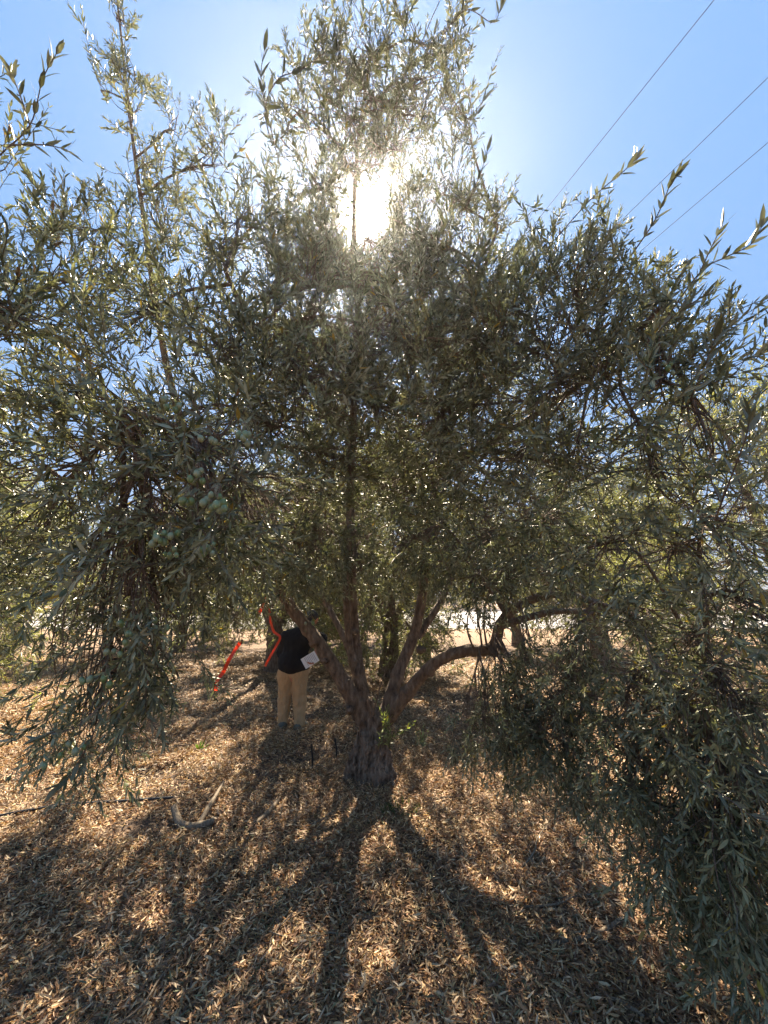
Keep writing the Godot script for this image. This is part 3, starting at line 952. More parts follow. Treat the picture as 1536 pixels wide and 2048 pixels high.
func make_litter() -> void:
	var o := Node3D.new()
	o.name = "leaf_litter"
	add_child(o, true)
	tag(o, "thick carpet of dry straw-coloured fallen olive leaves over the orchard floor", "leaf litter")
	o.set_meta("kind", "stuff")
	for v in 3:
		var m := litter_clump(300, 0.3, 0.047, 100 + v)
		rng.seed = 200 + v
		var where := []
		var tints := PackedColorArray()
		for k in 1500:
			# more of them towards the eye
			var z := -1.2 - 12.5 * pow(rng.randf(), 1.7)
			var half := 1.9 + absf(z) * 1.05
			var x := rng.randf_range(-half, half)
			var s := 1.0 + clampf((-z - 5.0) * 0.12, 0.0, 0.9)
			var y := ground_height(x, z)
			var tilt := Vector3(ground_height(x - 0.12, z) - ground_height(x + 0.12, z), 0.24, ground_height(x, z - 0.12) - ground_height(x, z + 0.12)).normalized()
			var fx := tilt.cross(Vector3(sin(k), 0, cos(k))).normalized()
			where.append(Transform3D(Basis(fx, tilt, fx.cross(tilt)).scaled_local(Vector3(s, 1.0, s)), Vector3(x, y + rng.randf() * 0.012, z)))
			var p := grain.get_noise_2d(x * 1.7 + 70.0, z * 1.7) * 0.35
			var g := 0.95 + p + rng.randf_range(-0.08, 0.08)
			tints.push_back(Color(g, g * rng.randf_range(0.96, 1.02), g * rng.randf_range(0.92, 1.04)))
		var trunk := on_ground(742, 1572)
		for k in 9:
			var a := TAU * (k + v / 3.0) / 9.0
			var lean := Vector3(cos(a) * 0.22, 1.0, sin(a) * 0.22).normalized()
			var fx := lean.cross(Vector3(sin(k * 2.0), 0, cos(k * 2.0))).normalized()
			where.append(Transform3D(Basis(fx, lean, fx.cross(lean)).scaled_local(Vector3.ONE * 0.8), Vector3(trunk.x + cos(a) * 0.4, 0.035, trunk.z + sin(a) * 0.4)))
			tints.push_back(Color(0.9, 0.88, 0.86))
		copies("fallen_leaves", m, M.litter, where, tints, o)
	rng.seed = 300
	for v in 2:
		var tw := tube_mesh([Vector3(-0.16, 0, 0), Vector3(-0.05, 0.012, 0.015 + 0.02 * v), Vector3(0.06, 0.004, -0.01), Vector3(0.17, 0.016, 0.02 * v)], [0.0045, 0.004, 0.003, 0.0018], 3, 6, 0.1)
		var where := []
		var tints := PackedColorArray()
		for k in 80:
			var z := -1.4 - 7.0 * pow(rng.randf(), 1.4)
			var x := rng.randf_range(-1.0, 1.0) * (1.8 + absf(z))
			where.append(Transform3D(Basis(Vector3.UP, rng.randf() * TAU).rotated(Vector3.RIGHT, rng.randf_range(-0.15, 0.15)).scaled_local(Vector3.ONE * rng.randf_range(0.5, 1.6)), Vector3(x, ground_height(x, z) + 0.03, z)))
			tints.push_back(Color.WHITE)
		copies("fallen_twigs", tw, M.dry_wood, where, tints, o)


# ---------------------------------------------------------------- small things
func ribbon(label: String, pts: Array, width: float) -> void:
	var w := []
	var r := []
	for q in pts:
		w.append(at(q[0], q[1], q[2]))
		r.append(width)
	var o: Vector3 = w[0]
	for k in w.size():
		w[k] -= o
	var s := smooth_path(w, r, 5)
	var p: PackedVector3Array = s[0]
	var b := Buf.new()
	var last := []
	for k in p.size():
		var t := (p[mini(k + 1, p.size() - 1)] - p[maxi(k - 1, 0)]).normalized()
		var turn := 0.5 + 0.9 * sin(k * 0.42 + width * 90.0)
		var e := t.cross(Vector3(sin(turn) * 0.6, 0.15, 1.0)).normalized()
		var nn := t.cross(e)
		var now := [p[k] - e * width * 0.5 + nn * 0.0004, p[k] + nn * (0.003 + 0.0004), p[k] + e * width * 0.5 + nn * 0.0004, p[k] + e * width * 0.5 - nn * 0.0004, p[k] + nn * (0.003 - 0.0004), p[k] - e * width * 0.5 - nn * 0.0004]
		if last.size():
			for j in 6:
				b.quad(last[j], now[j], now[(j + 1) % 6], last[(j + 1) % 6], Color.WHITE)
		last = now
	var root := part("flagging_tape", b.mesh(), M.tape, self)
	root.name = numbered("flagging_tape")
	root.position = o
	part("knot", ball(6, 8, Vector3(0.014, 0.012, 0.014)), M.tape, root)
	tag(root, label, "ribbon", "orange ribbons tied in the olive tree")

func stick(called: String, label: String, category: String, pts: Array, radii: Array, mat: Material, lift: float, forks := [], part_name := "stem") -> void:
	var w := []
	for q in pts:
		w.append(on_ground(q[0], q[1]) + Vector3.UP * (lift + (q[2] if q.size() > 2 else 0.0)))
	var o: Vector3 = w[0]
	var root := thing(called, label, category, o)
	part(part_name, tube_mesh(w.map(func(v): return v - o), radii, 6, 9, 0.14 if mat != M.hose else 0.0), mat, root)
	for fk in forks:
		var v := []
		for q in fk[0]:
			v.append(on_ground(q[0], q[1]) + Vector3.UP * (lift + (q[2] if q.size() > 2 else 0.0)) - o)
		part("side_branch", tube_mesh(v, fk[1], 6, 9, 0.14), mat, root)

func weed(label: String, category: String, where: Vector3, blades: int, tall: float, spread: float, wide: float, col: Color, sd: int, called := "weed") -> void:
	rng.seed = sd
	var root := thing(called, label, category, where)
	var b := Buf.new()
	for k in blades:
		var a := rng.randf() * TAU
		var r := spread * sqrt(rng.randf())
		var d := (Vector3.UP + rv() * 0.7).normalized()
		d.y = absf(d.y)
		var up := d.cross(rv()).normalized()
		var l := tall * rng.randf_range(0.4, 1.0)
		leaf(b, Vector3(cos(a) * r, 0.0, sin(a) * r), d, up, l, l * wide, col * rng.randf_range(0.7, 1.3), 0.4, rng.randf_range(0.0, 0.5))
	part("blades", b.mesh(), M.weed, root, "stuff")

func sucker(label: String, where: Vector3, shoots: int, tall: float, sd: int, tint: Color, lean := Vector3.ZERO) -> void:
	rng.seed = sd
	var root := thing("olive_sucker", label, "shoot", where)
	for k in shoots:
		var b := Buf.new()
		shoot(b, tall * rng.randf_range(0.6, 1.0), 0.03, 0.055, rng.randf_range(-0.3, 0.3), Vector3.ZERO, (Vector3.UP + lean + rv() * 0.45).normalized(), 0.02)
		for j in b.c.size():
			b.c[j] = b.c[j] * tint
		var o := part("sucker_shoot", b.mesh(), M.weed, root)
		o.position = Vector3(rng.randf_range(-0.06, 0.06), -0.01, rng.randf_range(-0.06, 0.06))

func make_person() -> void:
	var base := on_ground(583, 1455)
	base.y -= 0.01
	var root := thing("person", "person in black top and khaki trousers standing behind the tree, holding a paper", "person", base)
	var hip_l := Vector3(-0.105, 0.68, 0.0)
	var hip_r := Vector3(0.085, 0.68, 0.01)
	var knee_l := Vector3(-0.12, 0.37, -0.03)
	var knee_r := Vector3(0.1, 0.37, 0.02)
	var ank_l := Vector3(-0.115, 0.09, 0.0)
	var ank_r := Vector3(0.115, 0.09, 0.06)
	part("trousers", flesh([[hip_l, knee_l, 0.112, 0.084], [knee_l, ank_l, 0.084, 0.07], [hip_r, knee_r, 0.112, 0.084], [knee_r, ank_r, 0.084, 0.07], [Vector3(-0.09, 0.74, 0), Vector3(0.07, 0.74, 0), 0.125, 0.125]], 0.035, 0.011, 0.009, 9.0), M.trousers, root)
	var sh_l := Vector3(-0.12, 1.17, -0.03)
	var sh_r := Vector3(0.2, 1.26, -0.02)
	var el_l := Vector3(-0.2, 0.95, -0.12)
	var el_r := Vector3(0.375, 1.16, 0.06)
	var wr_l := Vector3(-0.1, 0.93, -0.32)
	var wr_r := Vector3(0.31, 0.96, 0.2)
	var neck := Vector3(0.13, 1.30, -0.04)
	var head := Vector3(0.215, 1.415, -0.07)
	part("shirt", flesh([[Vector3(-0.07, 0.83, 0), Vector3(0.06, 0.83, 0), 0.155, 0.155], [Vector3(-0.01, 0.84, 0), Vector3(0.045, 1.1, -0.03), 0.165, 0.155], [Vector3(-0.05, 1.1, -0.03), Vector3(0.13, 1.15, -0.03), 0.13, 0.13], [sh_l, sh_r, 0.085, 0.085], [sh_l, el_l, 0.075, 0.062], [sh_r, el_r, 0.08, 0.066], [el_r, el_r.lerp(wr_r, 0.45), 0.064, 0.056], [el_l, el_l.lerp(wr_l, 0.4), 0.06, 0.054], [neck - Vector3(0.03, 0.06, 0), neck, 0.085, 0.068]], 0.06, 0.012, 0.008, 9.0), M.shirt, root)
	# skin: arms, neck and head, one body with its hands
	var caps := [[sh_l, el_l, 0.05, 0.042], [el_l, wr_l, 0.042, 0.027], [sh_r, el_r, 0.05, 0.042], [el_r, wr_r, 0.042, 0.027], [sh_l, sh_r, 0.06, 0.06], [Vector3(0.03, 1.1, -0.03), neck, 0.1, 0.06], [neck, head - Vector3(0.01, 0.06, 0), 0.055, 0.052],
		[Vector3(0.0, 0.8, 0), Vector3(0.03, 1.1, -0.03), 0.12, 0.12], [hip_l, knee_l, 0.08, 0.055], [knee_l, ank_l, 0.055, 0.04], [hip_r, knee_r, 0.08, 0.055], [knee_r, ank_r, 0.055, 0.04], [hip_l, hip_r, 0.09, 0.09], [Vector3(0, 0.7, 0), Vector3(0, 0.82, 0), 0.1, 0.11]]
	var body := part("body", flesh(caps, 0.03, 0.013), M.skin, root)
	var look := Vector3(0.35, -0.45, -0.82).normalized()
	var side := look.cross(Vector3.UP).normalized()
	var crown := side.cross(look).normalized()
	part("head", flesh([[head - look * 0.012 + crown * 0.02, head + look * 0.018 + crown * 0.015, 0.082, 0.078], [head + look * 0.035 - crown * 0.03, head + look * 0.045 - crown * 0.075, 0.058, 0.035], [head + look * 0.09 + crown * 0.005, head + look * 0.108 - crown * 0.022, 0.010, 0.013], [head + side * 0.078 + crown * 0.005, head + side * 0.08 - crown * 0.03, 0.014, 0.010], [head - side * 0.078 + crown * 0.005, head - side * 0.08 - crown * 0.03, 0.014, 0.010], [head + look * 0.082 - crown * 0.052 - side * 0.012, head + look * 0.082 - crown * 0.052 + side * 0.012, 0.010, 0.010], [head, neck, 0.05, 0.05]], 0.02, 0.006), M.skin, root)
	for s in [-1.0, 1.0]:
		var e := part("eye", ball(8, 10, Vector3.ONE * 0.012), M.eye, body)
		e.position = head + look * 0.083 + crown * 0.012 + side * 0.03 * s
	part("hair", flesh([[head - look * 0.025 + crown * 0.034, head + look * 0.028 + crown * 0.038, 0.083, 0.075], [head - look * 0.05 - crown * 0.0, head - look * 0.045 - crown * 0.04, 0.055, 0.045], [head + crown * 0.02 - look * 0.02 + side * 0.03, head + crown * 0.02 - look * 0.02 - side * 0.03, 0.06, 0.06]], 0.02, 0.007), M.hair, root)
	for s in 2:
		var w := wr_r if s == 1 else wr_l
		var el := el_r if s == 1 else el_l
		var d := (w - el).normalized()
		var palm := (Vector3(-0.25, 0.1, 1.0) if s == 1 else Vector3(1, 0, 0.2))
		palm = (palm - d * palm.dot(d)).normalized()
		var across := d.cross(palm)
		var hand := [[w - d * 0.015, w + d * 0.07, 0.026, 0.03], [w + d * 0.03 + across * 0.02, w + d * 0.085 + across * 0.028, 0.018, 0.014], [w + d * 0.03 - across * 0.02, w + d * 0.085 - across * 0.028, 0.018, 0.014]]
		for fi in 4:
			var r0 := w + d * 0.085 + across * (0.03 - 0.02 * fi)
			var len: float = [0.036, 0.042, 0.04, 0.03][fi]
			var r1 := r0 + (d * 0.9 + palm * 0.35).normalized() * len
			var r2 := r1 + (d * 0.5 + palm * 0.8).normalized() * len * 0.7
			var r3 := r2 + (d * 0.1 + palm).normalized() * len * 0.5
			hand.append_array([[r0, r1, 0.0095, 0.009], [r1, r2, 0.009, 0.0085], [r2, r3, 0.0085, 0.0075]])
		var t0 := w + d * 0.025 + across * 0.03
		var t1 := t0 + (d * 0.6 + across * 0.5 + palm * 0.5).normalized() * 0.04
		hand.append_array([[t0, t1, 0.013, 0.011], [t1, t1 + (d * 0.7 + palm * 0.7).normalized() * 0.03, 0.011, 0.009]])
		part("hand", flesh(hand, 0.008, 0.004), M.skin, body)
	for s in 2:
		var ank := ank_l if s == 0 else ank_r
		var toe := Vector3(-0.25 if s == 0 else 0.3, 0, 0.95).normalized() * (-1.0 if s == 0 else 1.0)
		if s == 1:
			toe = Vector3(0.35, 0, -0.9).normalized()
		else:
			toe = Vector3(-0.15, 0, -0.98).normalized()
		var low := Vector3(ank.x, 0.05, ank.z)
		var sh := part("shoe", flesh([[low - toe * 0.05, low + toe * 0.09, 0.05, 0.042], [low + toe * 0.08 - Vector3(0, 0.01, 0), low + toe * 0.15 - Vector3(0, 0.012, 0), 0.046, 0.036], [low - toe * 0.02, ank + Vector3(0, 0.02, 0), 0.052, 0.055]], 0.03, 0.009), M.shoe, root)
		part("sole", flesh([[Vector3(low.x, 0.016, low.z) - toe * 0.055, Vector3(low.x, 0.016, low.z) + toe * 0.15, 0.043, 0.04]], 0.01, 0.009), M.sole, sh).scale = Vector3(1, 0.45, 1)
	# the sheet of paper in the right hand, two pages thick
	var b := Buf.new()
	box(b, Vector3(-0.105, -0.148, -0.0006), Vector3(0.105, 0.148, 0.0006))
	var paper := part("sheet_of_paper", b.mesh(), M.paper, self)
	paper.transform = Transform3D(Basis.from_euler(Vector3(-0.25, 0.25, -1.05)).scaled(Vector3.ONE * 0.68), base + Vector3(0.265, 0.915, 0.285))
	tag(paper, "white sheet of paper held at the hip by the person behind the tree", "paper")
	for k in 7:
		var lb := Buf.new()
		box(lb, Vector3(-0.085, 0.1 - 0.03 * k, 0.0008), Vector3(0.085 - 0.03 * (k % 3), 0.106 - 0.03 * k, 0.0014))
		part("ruled_line", lb.mesh(), M.ink, paper)

func make_car(where: Vector3, turn: float) -> void:
	var root := thing("parked_car", "white car parked beyond the far road, half hidden by the right-hand branches", "car", where)
	root.rotation.y = turn
	var b := Buf.new()
	var side := [Vector2(-2.2, 0.32), Vector2(-2.25, 0.62), Vector2(-2.12, 0.86), Vector2(-1.15, 0.98), Vector2(-0.55, 1.42), Vector2(0.2, 1.5), Vector2(1.0, 1.44), Vector2(1.72, 1.02), Vector2(2.15, 0.94), Vector2(2.22, 0.6), Vector2(2.15, 0.32)]
	var half := [0.8, 0.86, 0.84, 0.84, 0.64, 0.62, 0.64, 0.82, 0.82, 0.84, 0.8]
	for k in side.size():
		var j := (k + 1) % side.size()
		b.quad(Vector3(side[k].x, side[k].y, -half[k]), Vector3(side[j].x, side[j].y, -half[j]), Vector3(side[j].x, side[j].y, half[j]), Vector3(side[k].x, side[k].y, half[k]), Color.WHITE)
	for s in [-1.0, 1.0]:
		for k in range(1, side.size() - 1):
			var q := [Vector3(0, 0.32, 0.86 * s), Vector3(side[k].x, side[k].y, half[k] * s), Vector3(side[k + 1].x, side[k + 1].y, half[k + 1] * s)]
			b.tri(q[0], q[1], q[2], Color.WHITE)
		b.tri(Vector3(0, 0.32, 0.86 * s), Vector3(-2.2, 0.32, 0.8 * s), Vector3(-2.25, 0.62, 0.86 * s), Color.WHITE)
	part("body", b.mesh(), M.paint, root)
	for s in [-1.0, 1.0]:
		for w in [[-0.95, -0.12, -0.5, -0.08], [-0.02, 0.95, -0.02, 0.85], [1.03, 1.5, 0.93, 1.05]]:
			var g := Buf.new()
			var z0: float = 0.83 * s
			var z1: float = 0.665 * s
			g.quad(Vector3(w[0], 1.0, z0 + 0.02 * s), Vector3(w[1], 1.0, z0 + 0.02 * s), Vector3(w[3], 1.38, z1 + 0.02 * s), Vector3(w[2], 1.38, z1 + 0.02 * s), Color.WHITE)
			part("window", g.mesh(), M.glass, root)
		for x in [-1.4, 1.4]:
			var wheel := Buf.new()
			tube(wheel, PackedVector3Array([Vector3(0, 0, -0.1), Vector3(0, 0, -0.08), Vector3(0, 0, 0.08), Vector3(0, 0, 0.1)]), PackedFloat32Array([0.28, 0.32, 0.32, 0.28]), 20, Color.WHITE)
			var tyre := part("wheel", wheel.mesh(), M.rubber, root)
			tyre.position = Vector3(x, 0.32, 0.8 * s)
			var rim := Buf.new()
			tube(rim, PackedVector3Array([Vector3(0, 0, -0.108), Vector3(0, 0, 0.108)]), PackedFloat32Array([0.2, 0.2]), 12, Color.WHITE)
			part("rim", rim.mesh(), M.rim, tyre)
		var hl := Buf.new()
		box(hl, Vector3(-2.27, 0.66, 0.5 * s - 0.16), Vector3(-2.12, 0.8, 0.5 * s + 0.16), Color.WHITE, 0.02)
		part("headlight", hl.mesh(), M.lamp, root)
		var tl := Buf.new()
		box(tl, Vector3(2.1, 0.7, 0.6 * s - 0.12), Vector3(2.24, 0.88, 0.6 * s + 0.12), Color.WHITE, 0.02)
		part("tail_light", tl.mesh(), M.tail_lamp, root)

func make_far_side() -> void:
	# road, kerb and fence beyond the orchard
	var b := Buf.new()
	box(b, Vector3(-160, -0.2, -52), Vector3(160, 0.012, -24))
	tag(part("road", b.mesh(), M.road, self, "structure"), "pale grey road crossing behind the orchard", "road")
	b = Buf.new()
	box(b, Vector3(-160, -0.2, -52.3), Vector3(160, 0.15, -52.0), Color.WHITE, 0.02)
	tag(part("kerb", b.mesh(), M.kerb, self, "structure"), "low concrete kerb along the far edge of the road", "kerb")
	var root := thing("metal_fence", "pale metal fence of thin uprights along the far side of the road", "fence", Vector3(0, 0, -54))
	for k in 9:
		var p := Buf.new()
		box(p, Vector3(-0.06, -0.2, -0.06), Vector3(0.06, 1.85, 0.06), Color.WHITE, 0.01)
		part("post", p.mesh(), M.rail, root).position.x = -2.0 + 3.0 * k
	for y in [0.12, 1.7]:
		var p := Buf.new()
		box(p, Vector3(-2, y, -0.03), Vector3(22, y + 0.08, 0.03), Color.WHITE, 0.008)
		part("rail", p.mesh(), M.fence, root)
	var up := Buf.new()
	box(up, Vector3(-0.018, 0.21, -0.018), Vector3(0.018, 1.69, 0.018))
	var picket := up.mesh()
	for k in 118:
		if k % 15 != 14:
			part("picket", picket, M.fence, root).position.x = -1.8 + 0.2 * k
	make_car(Vector3(17.0, 0.013, -47.0), 0.06)

func make_wires() -> void:
	var way := Vector3(-0.343, 0, -1.0).normalized()
	for q in [[1428, 0, "steepest of the three thin wires crossing the sky, nearest the crown"], [1536, 155, "middle one of the three thin wires crossing the sky on the right"], [1536, 285, "lowest of the three thin wires crossing the sky on the right"]]:
		var r := ray(q[0], q[1])
		var p := EYE + r * (6.2 / r.y)
		var b := Buf.new()
		var pts := PackedVector3Array()
		var rad := PackedFloat32Array()
		for k in 25:
			var s := -14.0 + 3.2 * k
			pts.push_back(way * s - Vector3.UP * 0.0)
			rad.push_back(0.0042)
		tube(b, pts, rad, 6, Color.WHITE)
		var o := part("overhead_wire", b.mesh(), M.wire, self)
		o.name = numbered("overhead_wire")
		o.position = p
		tag(o, q[2], "wire", "wires over the orchard")


# ---------------------------------------------------------------- sky
func sky_image() -> Image:
	var w := 1024
	var h := 512
	var data := PackedFloat32Array()
	data.resize(w * h * 3)
	var k := 0
	for y in h:
		var el := (0.5 - (y + 0.5) / h) * PI
		var se := sin(el)
		var ce := cos(el)
		var c := Vector3(0.05, 0.099, 0.19)
		var low := exp(-maxf(se, 0.0) * 7.0)
		c = c.lerp(Vector3(0.18, 0.195, 0.215), low * 0.75)
		if el < 0.0:
			c = Vector3(0.14, 0.12, 0.10)
		for x in w:
			var az := (x + 0.5) / w * TAU
			var d := Vector3(sin(az) * ce, se, -cos(az) * ce)
			var a := acos(clampf(d.dot(SUN), -1.0, 1.0)) * 57.29578
			var q := c
			if el >= 0.0:
				q += Vector3(1.0, 0.98, 0.9) * (0.016 * exp(-a / 30.0) + 0.05 * exp(-a / 5.0) + 5.0 * exp(-pow(a / 1.05, 2.0)))
			data[k] = q.x
			data[k + 1] = q.y
			data[k + 2] = q.z
			k += 3
	return Image.create_from_data(w, h, false, Image.FORMAT_RGBF, data.to_byte_array())


func _ready() -> void:
	var cam := Camera3D.new()
	cam.name = "camera"
	cam.position = EYE
	cam.rotation = Vector3(PITCH, 0, 0)
	cam.fov = 2.0 * rad_to_deg(atan(1024.0 / FOCAL))
	cam.near = 0.05
	cam.far = 900.0
	add_child(cam)
	cam.current = true
	var env := Environment.new()
	env.background_mode = Environment.BG_SKY
	var sky := Sky.new()
	var pano := PanoramaSkyMaterial.new()
	pano.panorama = ImageTexture.create_from_image(sky_image())
	sky.sky_material = pano
	env.sky = sky
	env.tonemap_mode = Environment.TONE_MAPPER_LINEAR
	env.tonemap_exposure = 5.1
	env.volumetric_fog_enabled = true
	env.volumetric_fog_density = 0.0021
	env.volumetric_fog_anisotropy = 0.83
	env.volumetric_fog_albedo = Color(1, 1, 1)
	env.sdfgi_enabled = true
	env.ssao_enabled = true
	env.ssil_enabled = true
	var we := WorldEnvironment.new()
	we.name = "world"
	we.environment = env
	add_child(we)
	var sun := DirectionalLight3D.new()
	sun.name = "sun"
	sun.light_energy = 1.6
	sun.light_color = Color(1.0, 0.93, 0.82)
	sun.light_angular_distance = 0.5
	sun.shadow_enabled = true
	add_child(sun)
	sun.look_at_from_position(SUN * 10.0, Vector3.ZERO, Vector3.UP)

	grain.seed = 5
	grain.noise_type = FastNoiseLite.TYPE_SIMPLEX_SMOOTH
	grain.frequency = 1.0
	rng.seed = 3
	make_materials()
	make_shoots()
	olive_mesh = ball(9, 12, Vector3(0.0092, 0.0115, 0.0092), 0.12)

	make_ground()
	make_far_side()
	main_tree()

	# neighbours: near left (its trunk outside the picture), right behind, left behind, the row behind
	rng.seed = 21
	var left := new_tree("olive_tree", "olive tree at the left edge with dark near leaves, its trunk outside the picture", Vector3(-4.4, 0, -2.6))
	part("trunk", tube_mesh([Vector3(0, -0.1, 0), Vector3(0, 0.15, 0), Vector3(0.02, 0.5, 0), Vector3(0.05, 0.85, 0)], [0.3, 0.22, 0.17, 0.14], 6, 18, 0.2), M.bark, left.root)
	limb(left, [Vector3(0.03, 0.7, 0), Vector3(0.5, 1.3, 0.2), Vector3(1.3, 2.0, 0.6), Vector3(2.1, 2.6, 0.75), Vector3(2.6, 3.0, 0.8)], [0.09, 0.08, 0.06, 0.035, 0.015], M.bark)
	limb(left, [Vector3(0.03, 0.7, 0), Vector3(-0.3, 1.5, -0.2), Vector3(-0.5, 2.4, -0.4), Vector3(-0.4, 3.4, -0.4)], [0.09, 0.075, 0.05, 0.02], M.bark)
	limb(left, [Vector3(0.03, 0.7, 0), Vector3(0.3, 1.4, -0.5), Vector3(0.7, 2.1, -0.9), Vector3(0.9, 2.9, -1.1)], [0.08, 0.07, 0.05, 0.02], M.bark)
	for q in [[40, 640, 1.7, 0.22, 26, 0.5], [-60, 560, 1.8, 0.28, 26, 0.6], [-20, 800, 1.8, 0.25, 24, 0.2], [10, 960, 1.9, 0.25, 20, 0.0], [-100, 320, 1.8, 0.22, 14, 0.7], [-120, 750, 1.9, 0.3, 24, 0.4], [-60, 1050, 2.1, 0.25, 18, -0.2], [120, 560, 2.0, 0.2, 14, 0.6]]:
		bunch(left, at(q[0], q[1], q[2]), q[3], q[4], q[5])
	for k in 16:
		bunch(left, Vector3(-4.4 + rng.randf_range(-1.6, 1.2), rng.randf_range(1.4, 3.9), -2.6 + rng.randf_range(-1.6, 1.4)), 0.45, 22, 0.5, 1.0, false)
	hero_shoot(left, [[-90, 400, 1.7], [0, 310, 1.6], [60, 250, 1.55], [85, 160, 1.5], [114, 105, 1.48]], 26, 0.062)
	hero_shoot(left, [[60, 250, 1.55], [40, 190, 1.55], [20, 140, 1.55]], 12, 0.06)
	hero_shoot(left, [[20, 290, 1.58], [90, 290, 1.55], [135, 300, 1.55]], 12, 0.06)
	finish(left, M.leaf)
	orchard_tree(Vector3(5.3, 0, -5.4), 4.9, 2.3, 42, 50, 0.7, 1.1, "olive tree at the right edge behind the main crown, sunlit pale leaves", "", 31)
	orchard_tree(Vector3(-6.6, 0, -5.6), 4.2, 2.3, 42, 50, 0.6, 1.1, "olive tree far left behind the hanging branches, backlit yellow-green", "", 32)
	orchard_tree(Vector3(0.1, 0, -9.6), 4.9, 1.9, 42, 55, 0.55, 1.3, "olive tree directly behind the main trunk with low backlit leaves", "", 33)
	orchard_tree(Vector3(5.1, 0, -10.6), 5.0, 2.2, 37, 50, 1.2, 1.3, "olive tree with a thick dark trunk seen under the right limb", "", 34)
	orchard_tree(Vector3(-2.55, 0, -10.4), 4.9, 2.2, 37, 50, 0.9, 1.3, "olive tree behind the person, its foliage over the sunlit path", "", 35)
	orchard_tree(Vector3(-9.6, 0, -11.2), 4.3, 2.3, 35, 46, 0.8, 1.4, "olive tree at the far left behind the sunlit strip of ground", "", 36)
	for p in [[-2.4, -14.6, 41, "distant olive tree glimpsed behind the head of the person"], [4.7, -15.5, 42, "distant olive tree whose high crown hangs over the gap to the road"], [-6.6, -14.2, 43, "distant olive tree in the second row behind the orange ribbons"],
		[7.2, -14.5, 44, "distant olive tree just right of the thick dark trunk under the right limb"], [-7.0, -17.5, 37, "farthest-row olive tree seen left of the person"], [-1.4, -18.0, 38, "farthest-row olive tree between the person and the upright limbs"], [10.5, -17.0, 39, "farthest-row olive tree behind the right-hand branches"]]:
		orchard_tree(Vector3(p[0], 0, p[1]), 4.6, 2.3, 32, 44, 1.9 if p[2] == 42 else 0.7, 1.6, p[3], "distant olive trees", p[2])
	var place := ["leftmost", "second from the left", "third from the left", "fourth from the left", "middle one", "fourth from the right", "third from the right", "second from the right", "rightmost"]
	for k in 9:
		orchard_tree(Vector3(-44.0 + 11.0 * k, 0, -64.0 + 5.0 * sin(k * 2.1)), 6.6, 5.6, 32, 36, 1.2, 4.0, "tall dark tree beyond the far road, %s of its line" % place[k], "trees beyond the far road", 50 + k)

	make_litter()
	make_person()
	ribbon("long orange ribbon with a kink hanging left of the person", [[537, 1208, 3.5], [540, 1235, 3.5], [547, 1262, 3.5], [560, 1274, 3.48], [552, 1293, 3.48], [541, 1312, 3.47], [530, 1333, 3.46]], 0.02)
	ribbon("straight orange ribbon slanting over the sunlit ground, leftmost", [[481, 1284, 3.3], [469, 1302, 3.32], [457, 1322, 3.27], [446, 1345, 3.3], [435, 1360, 3.25], [431, 1382, 3.27]], 0.028)
	ribbon("short orange ribbon among leaves left of the kinked ribbon", [[531, 1190, 3.6], [528, 1206, 3.6], [523, 1218, 3.6], [518, 1228, 3.6]], 0.025)
	stick("irrigation_hose", "black irrigation hose lying across the leaf litter on the left", "hose", [[-60, 1652], [60, 1632], [150, 1618], [250, 1610], [345, 1602]], [0.011, 0.011, 0.011, 0.011, 0.011], M.hose, 0.035, [], "tube")
	stick("cut_branch", "pale forked piece of cut branch on the fallen leaves by the hose", "branch", [[346, 1632, 0.03], [360, 1652], [388, 1662], [428, 1658]], [0.026, 0.03, 0.03, 0.02], M.dry_wood, 0.035, [[[[398, 1660], [412, 1645, 0.03], [430, 1622, 0.07], [445, 1600, 0.1]], [0.022, 0.02, 0.015, 0.01]]])
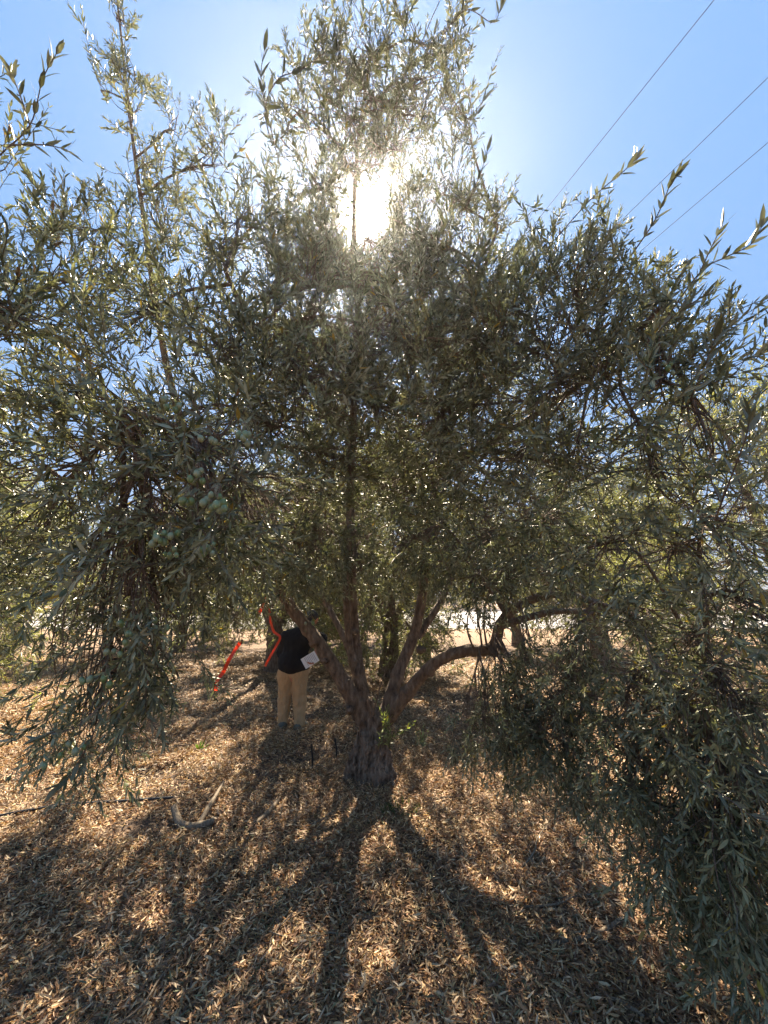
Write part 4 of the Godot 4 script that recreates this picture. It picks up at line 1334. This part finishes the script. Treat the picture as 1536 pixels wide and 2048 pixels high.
	stick("dead_stick", "dark dead stick on the leaves between cut branch and trunk", "branch", [[510, 1662], [535, 1640], [556, 1612]], [0.016, 0.02, 0.014], M.dry_wood, 0.035)
	stick("dead_stick", "long fallen stick on the leaves near the right skirt", "branch", [[1100, 1908], [1160, 1900], [1200, 1880], [1246, 1856]], [0.008, 0.011, 0.013, 0.016], M.dry_wood, 0.03)
	stick("dead_stick", "thin curved stick at the bottom right of the litter", "branch", [[1190, 2010], [1240, 2025], [1290, 2048]], [0.006, 0.008, 0.008], M.dry_wood, 0.03)
	for q in [[672, 1512, 0.17, "short black stake left of the trunk, the nearer one"], [624, 1538, 0.2, "short black stake farther left of the trunk"]]:
		var p := on_ground(q[0], q[1])
		var s := thing("drip_stake", q[3], "stake", p)
		part("stake", tube_mesh([Vector3(0, -0.05, 0), Vector3(0.005, 0.08, 0), Vector3(-0.012, q[2], 0)], [0.009, 0.009, 0.008], 3, 8), M.hose, s)
		part("emitter", tube_mesh([Vector3(-0.012, q[2] - 0.005, 0), Vector3(-0.014, q[2] + 0.03, 0)], [0.014, 0.011], 2, 8), M.hose, s)
	weed("patch of low green grass in front of the trunk base", "grass", on_ground(800, 1628), 170, 0.1, 0.16, 0.06, Color(0.07, 0.11, 0.03), 71, "grass_tuft")
	weed("bright green seedling left of the person in the leaf litter", "weed", on_ground(400, 1505), 12, 0.14, 0.02, 0.2, Color(0.12, 0.2, 0.03), 72)
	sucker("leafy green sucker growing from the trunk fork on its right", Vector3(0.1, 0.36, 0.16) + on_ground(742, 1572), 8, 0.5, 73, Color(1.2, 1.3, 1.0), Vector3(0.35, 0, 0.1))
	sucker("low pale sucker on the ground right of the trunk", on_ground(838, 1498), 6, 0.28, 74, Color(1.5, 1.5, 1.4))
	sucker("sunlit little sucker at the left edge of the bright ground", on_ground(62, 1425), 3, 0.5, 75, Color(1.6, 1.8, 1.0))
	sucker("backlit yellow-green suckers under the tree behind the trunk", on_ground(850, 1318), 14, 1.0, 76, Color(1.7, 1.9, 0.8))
	make_wires()
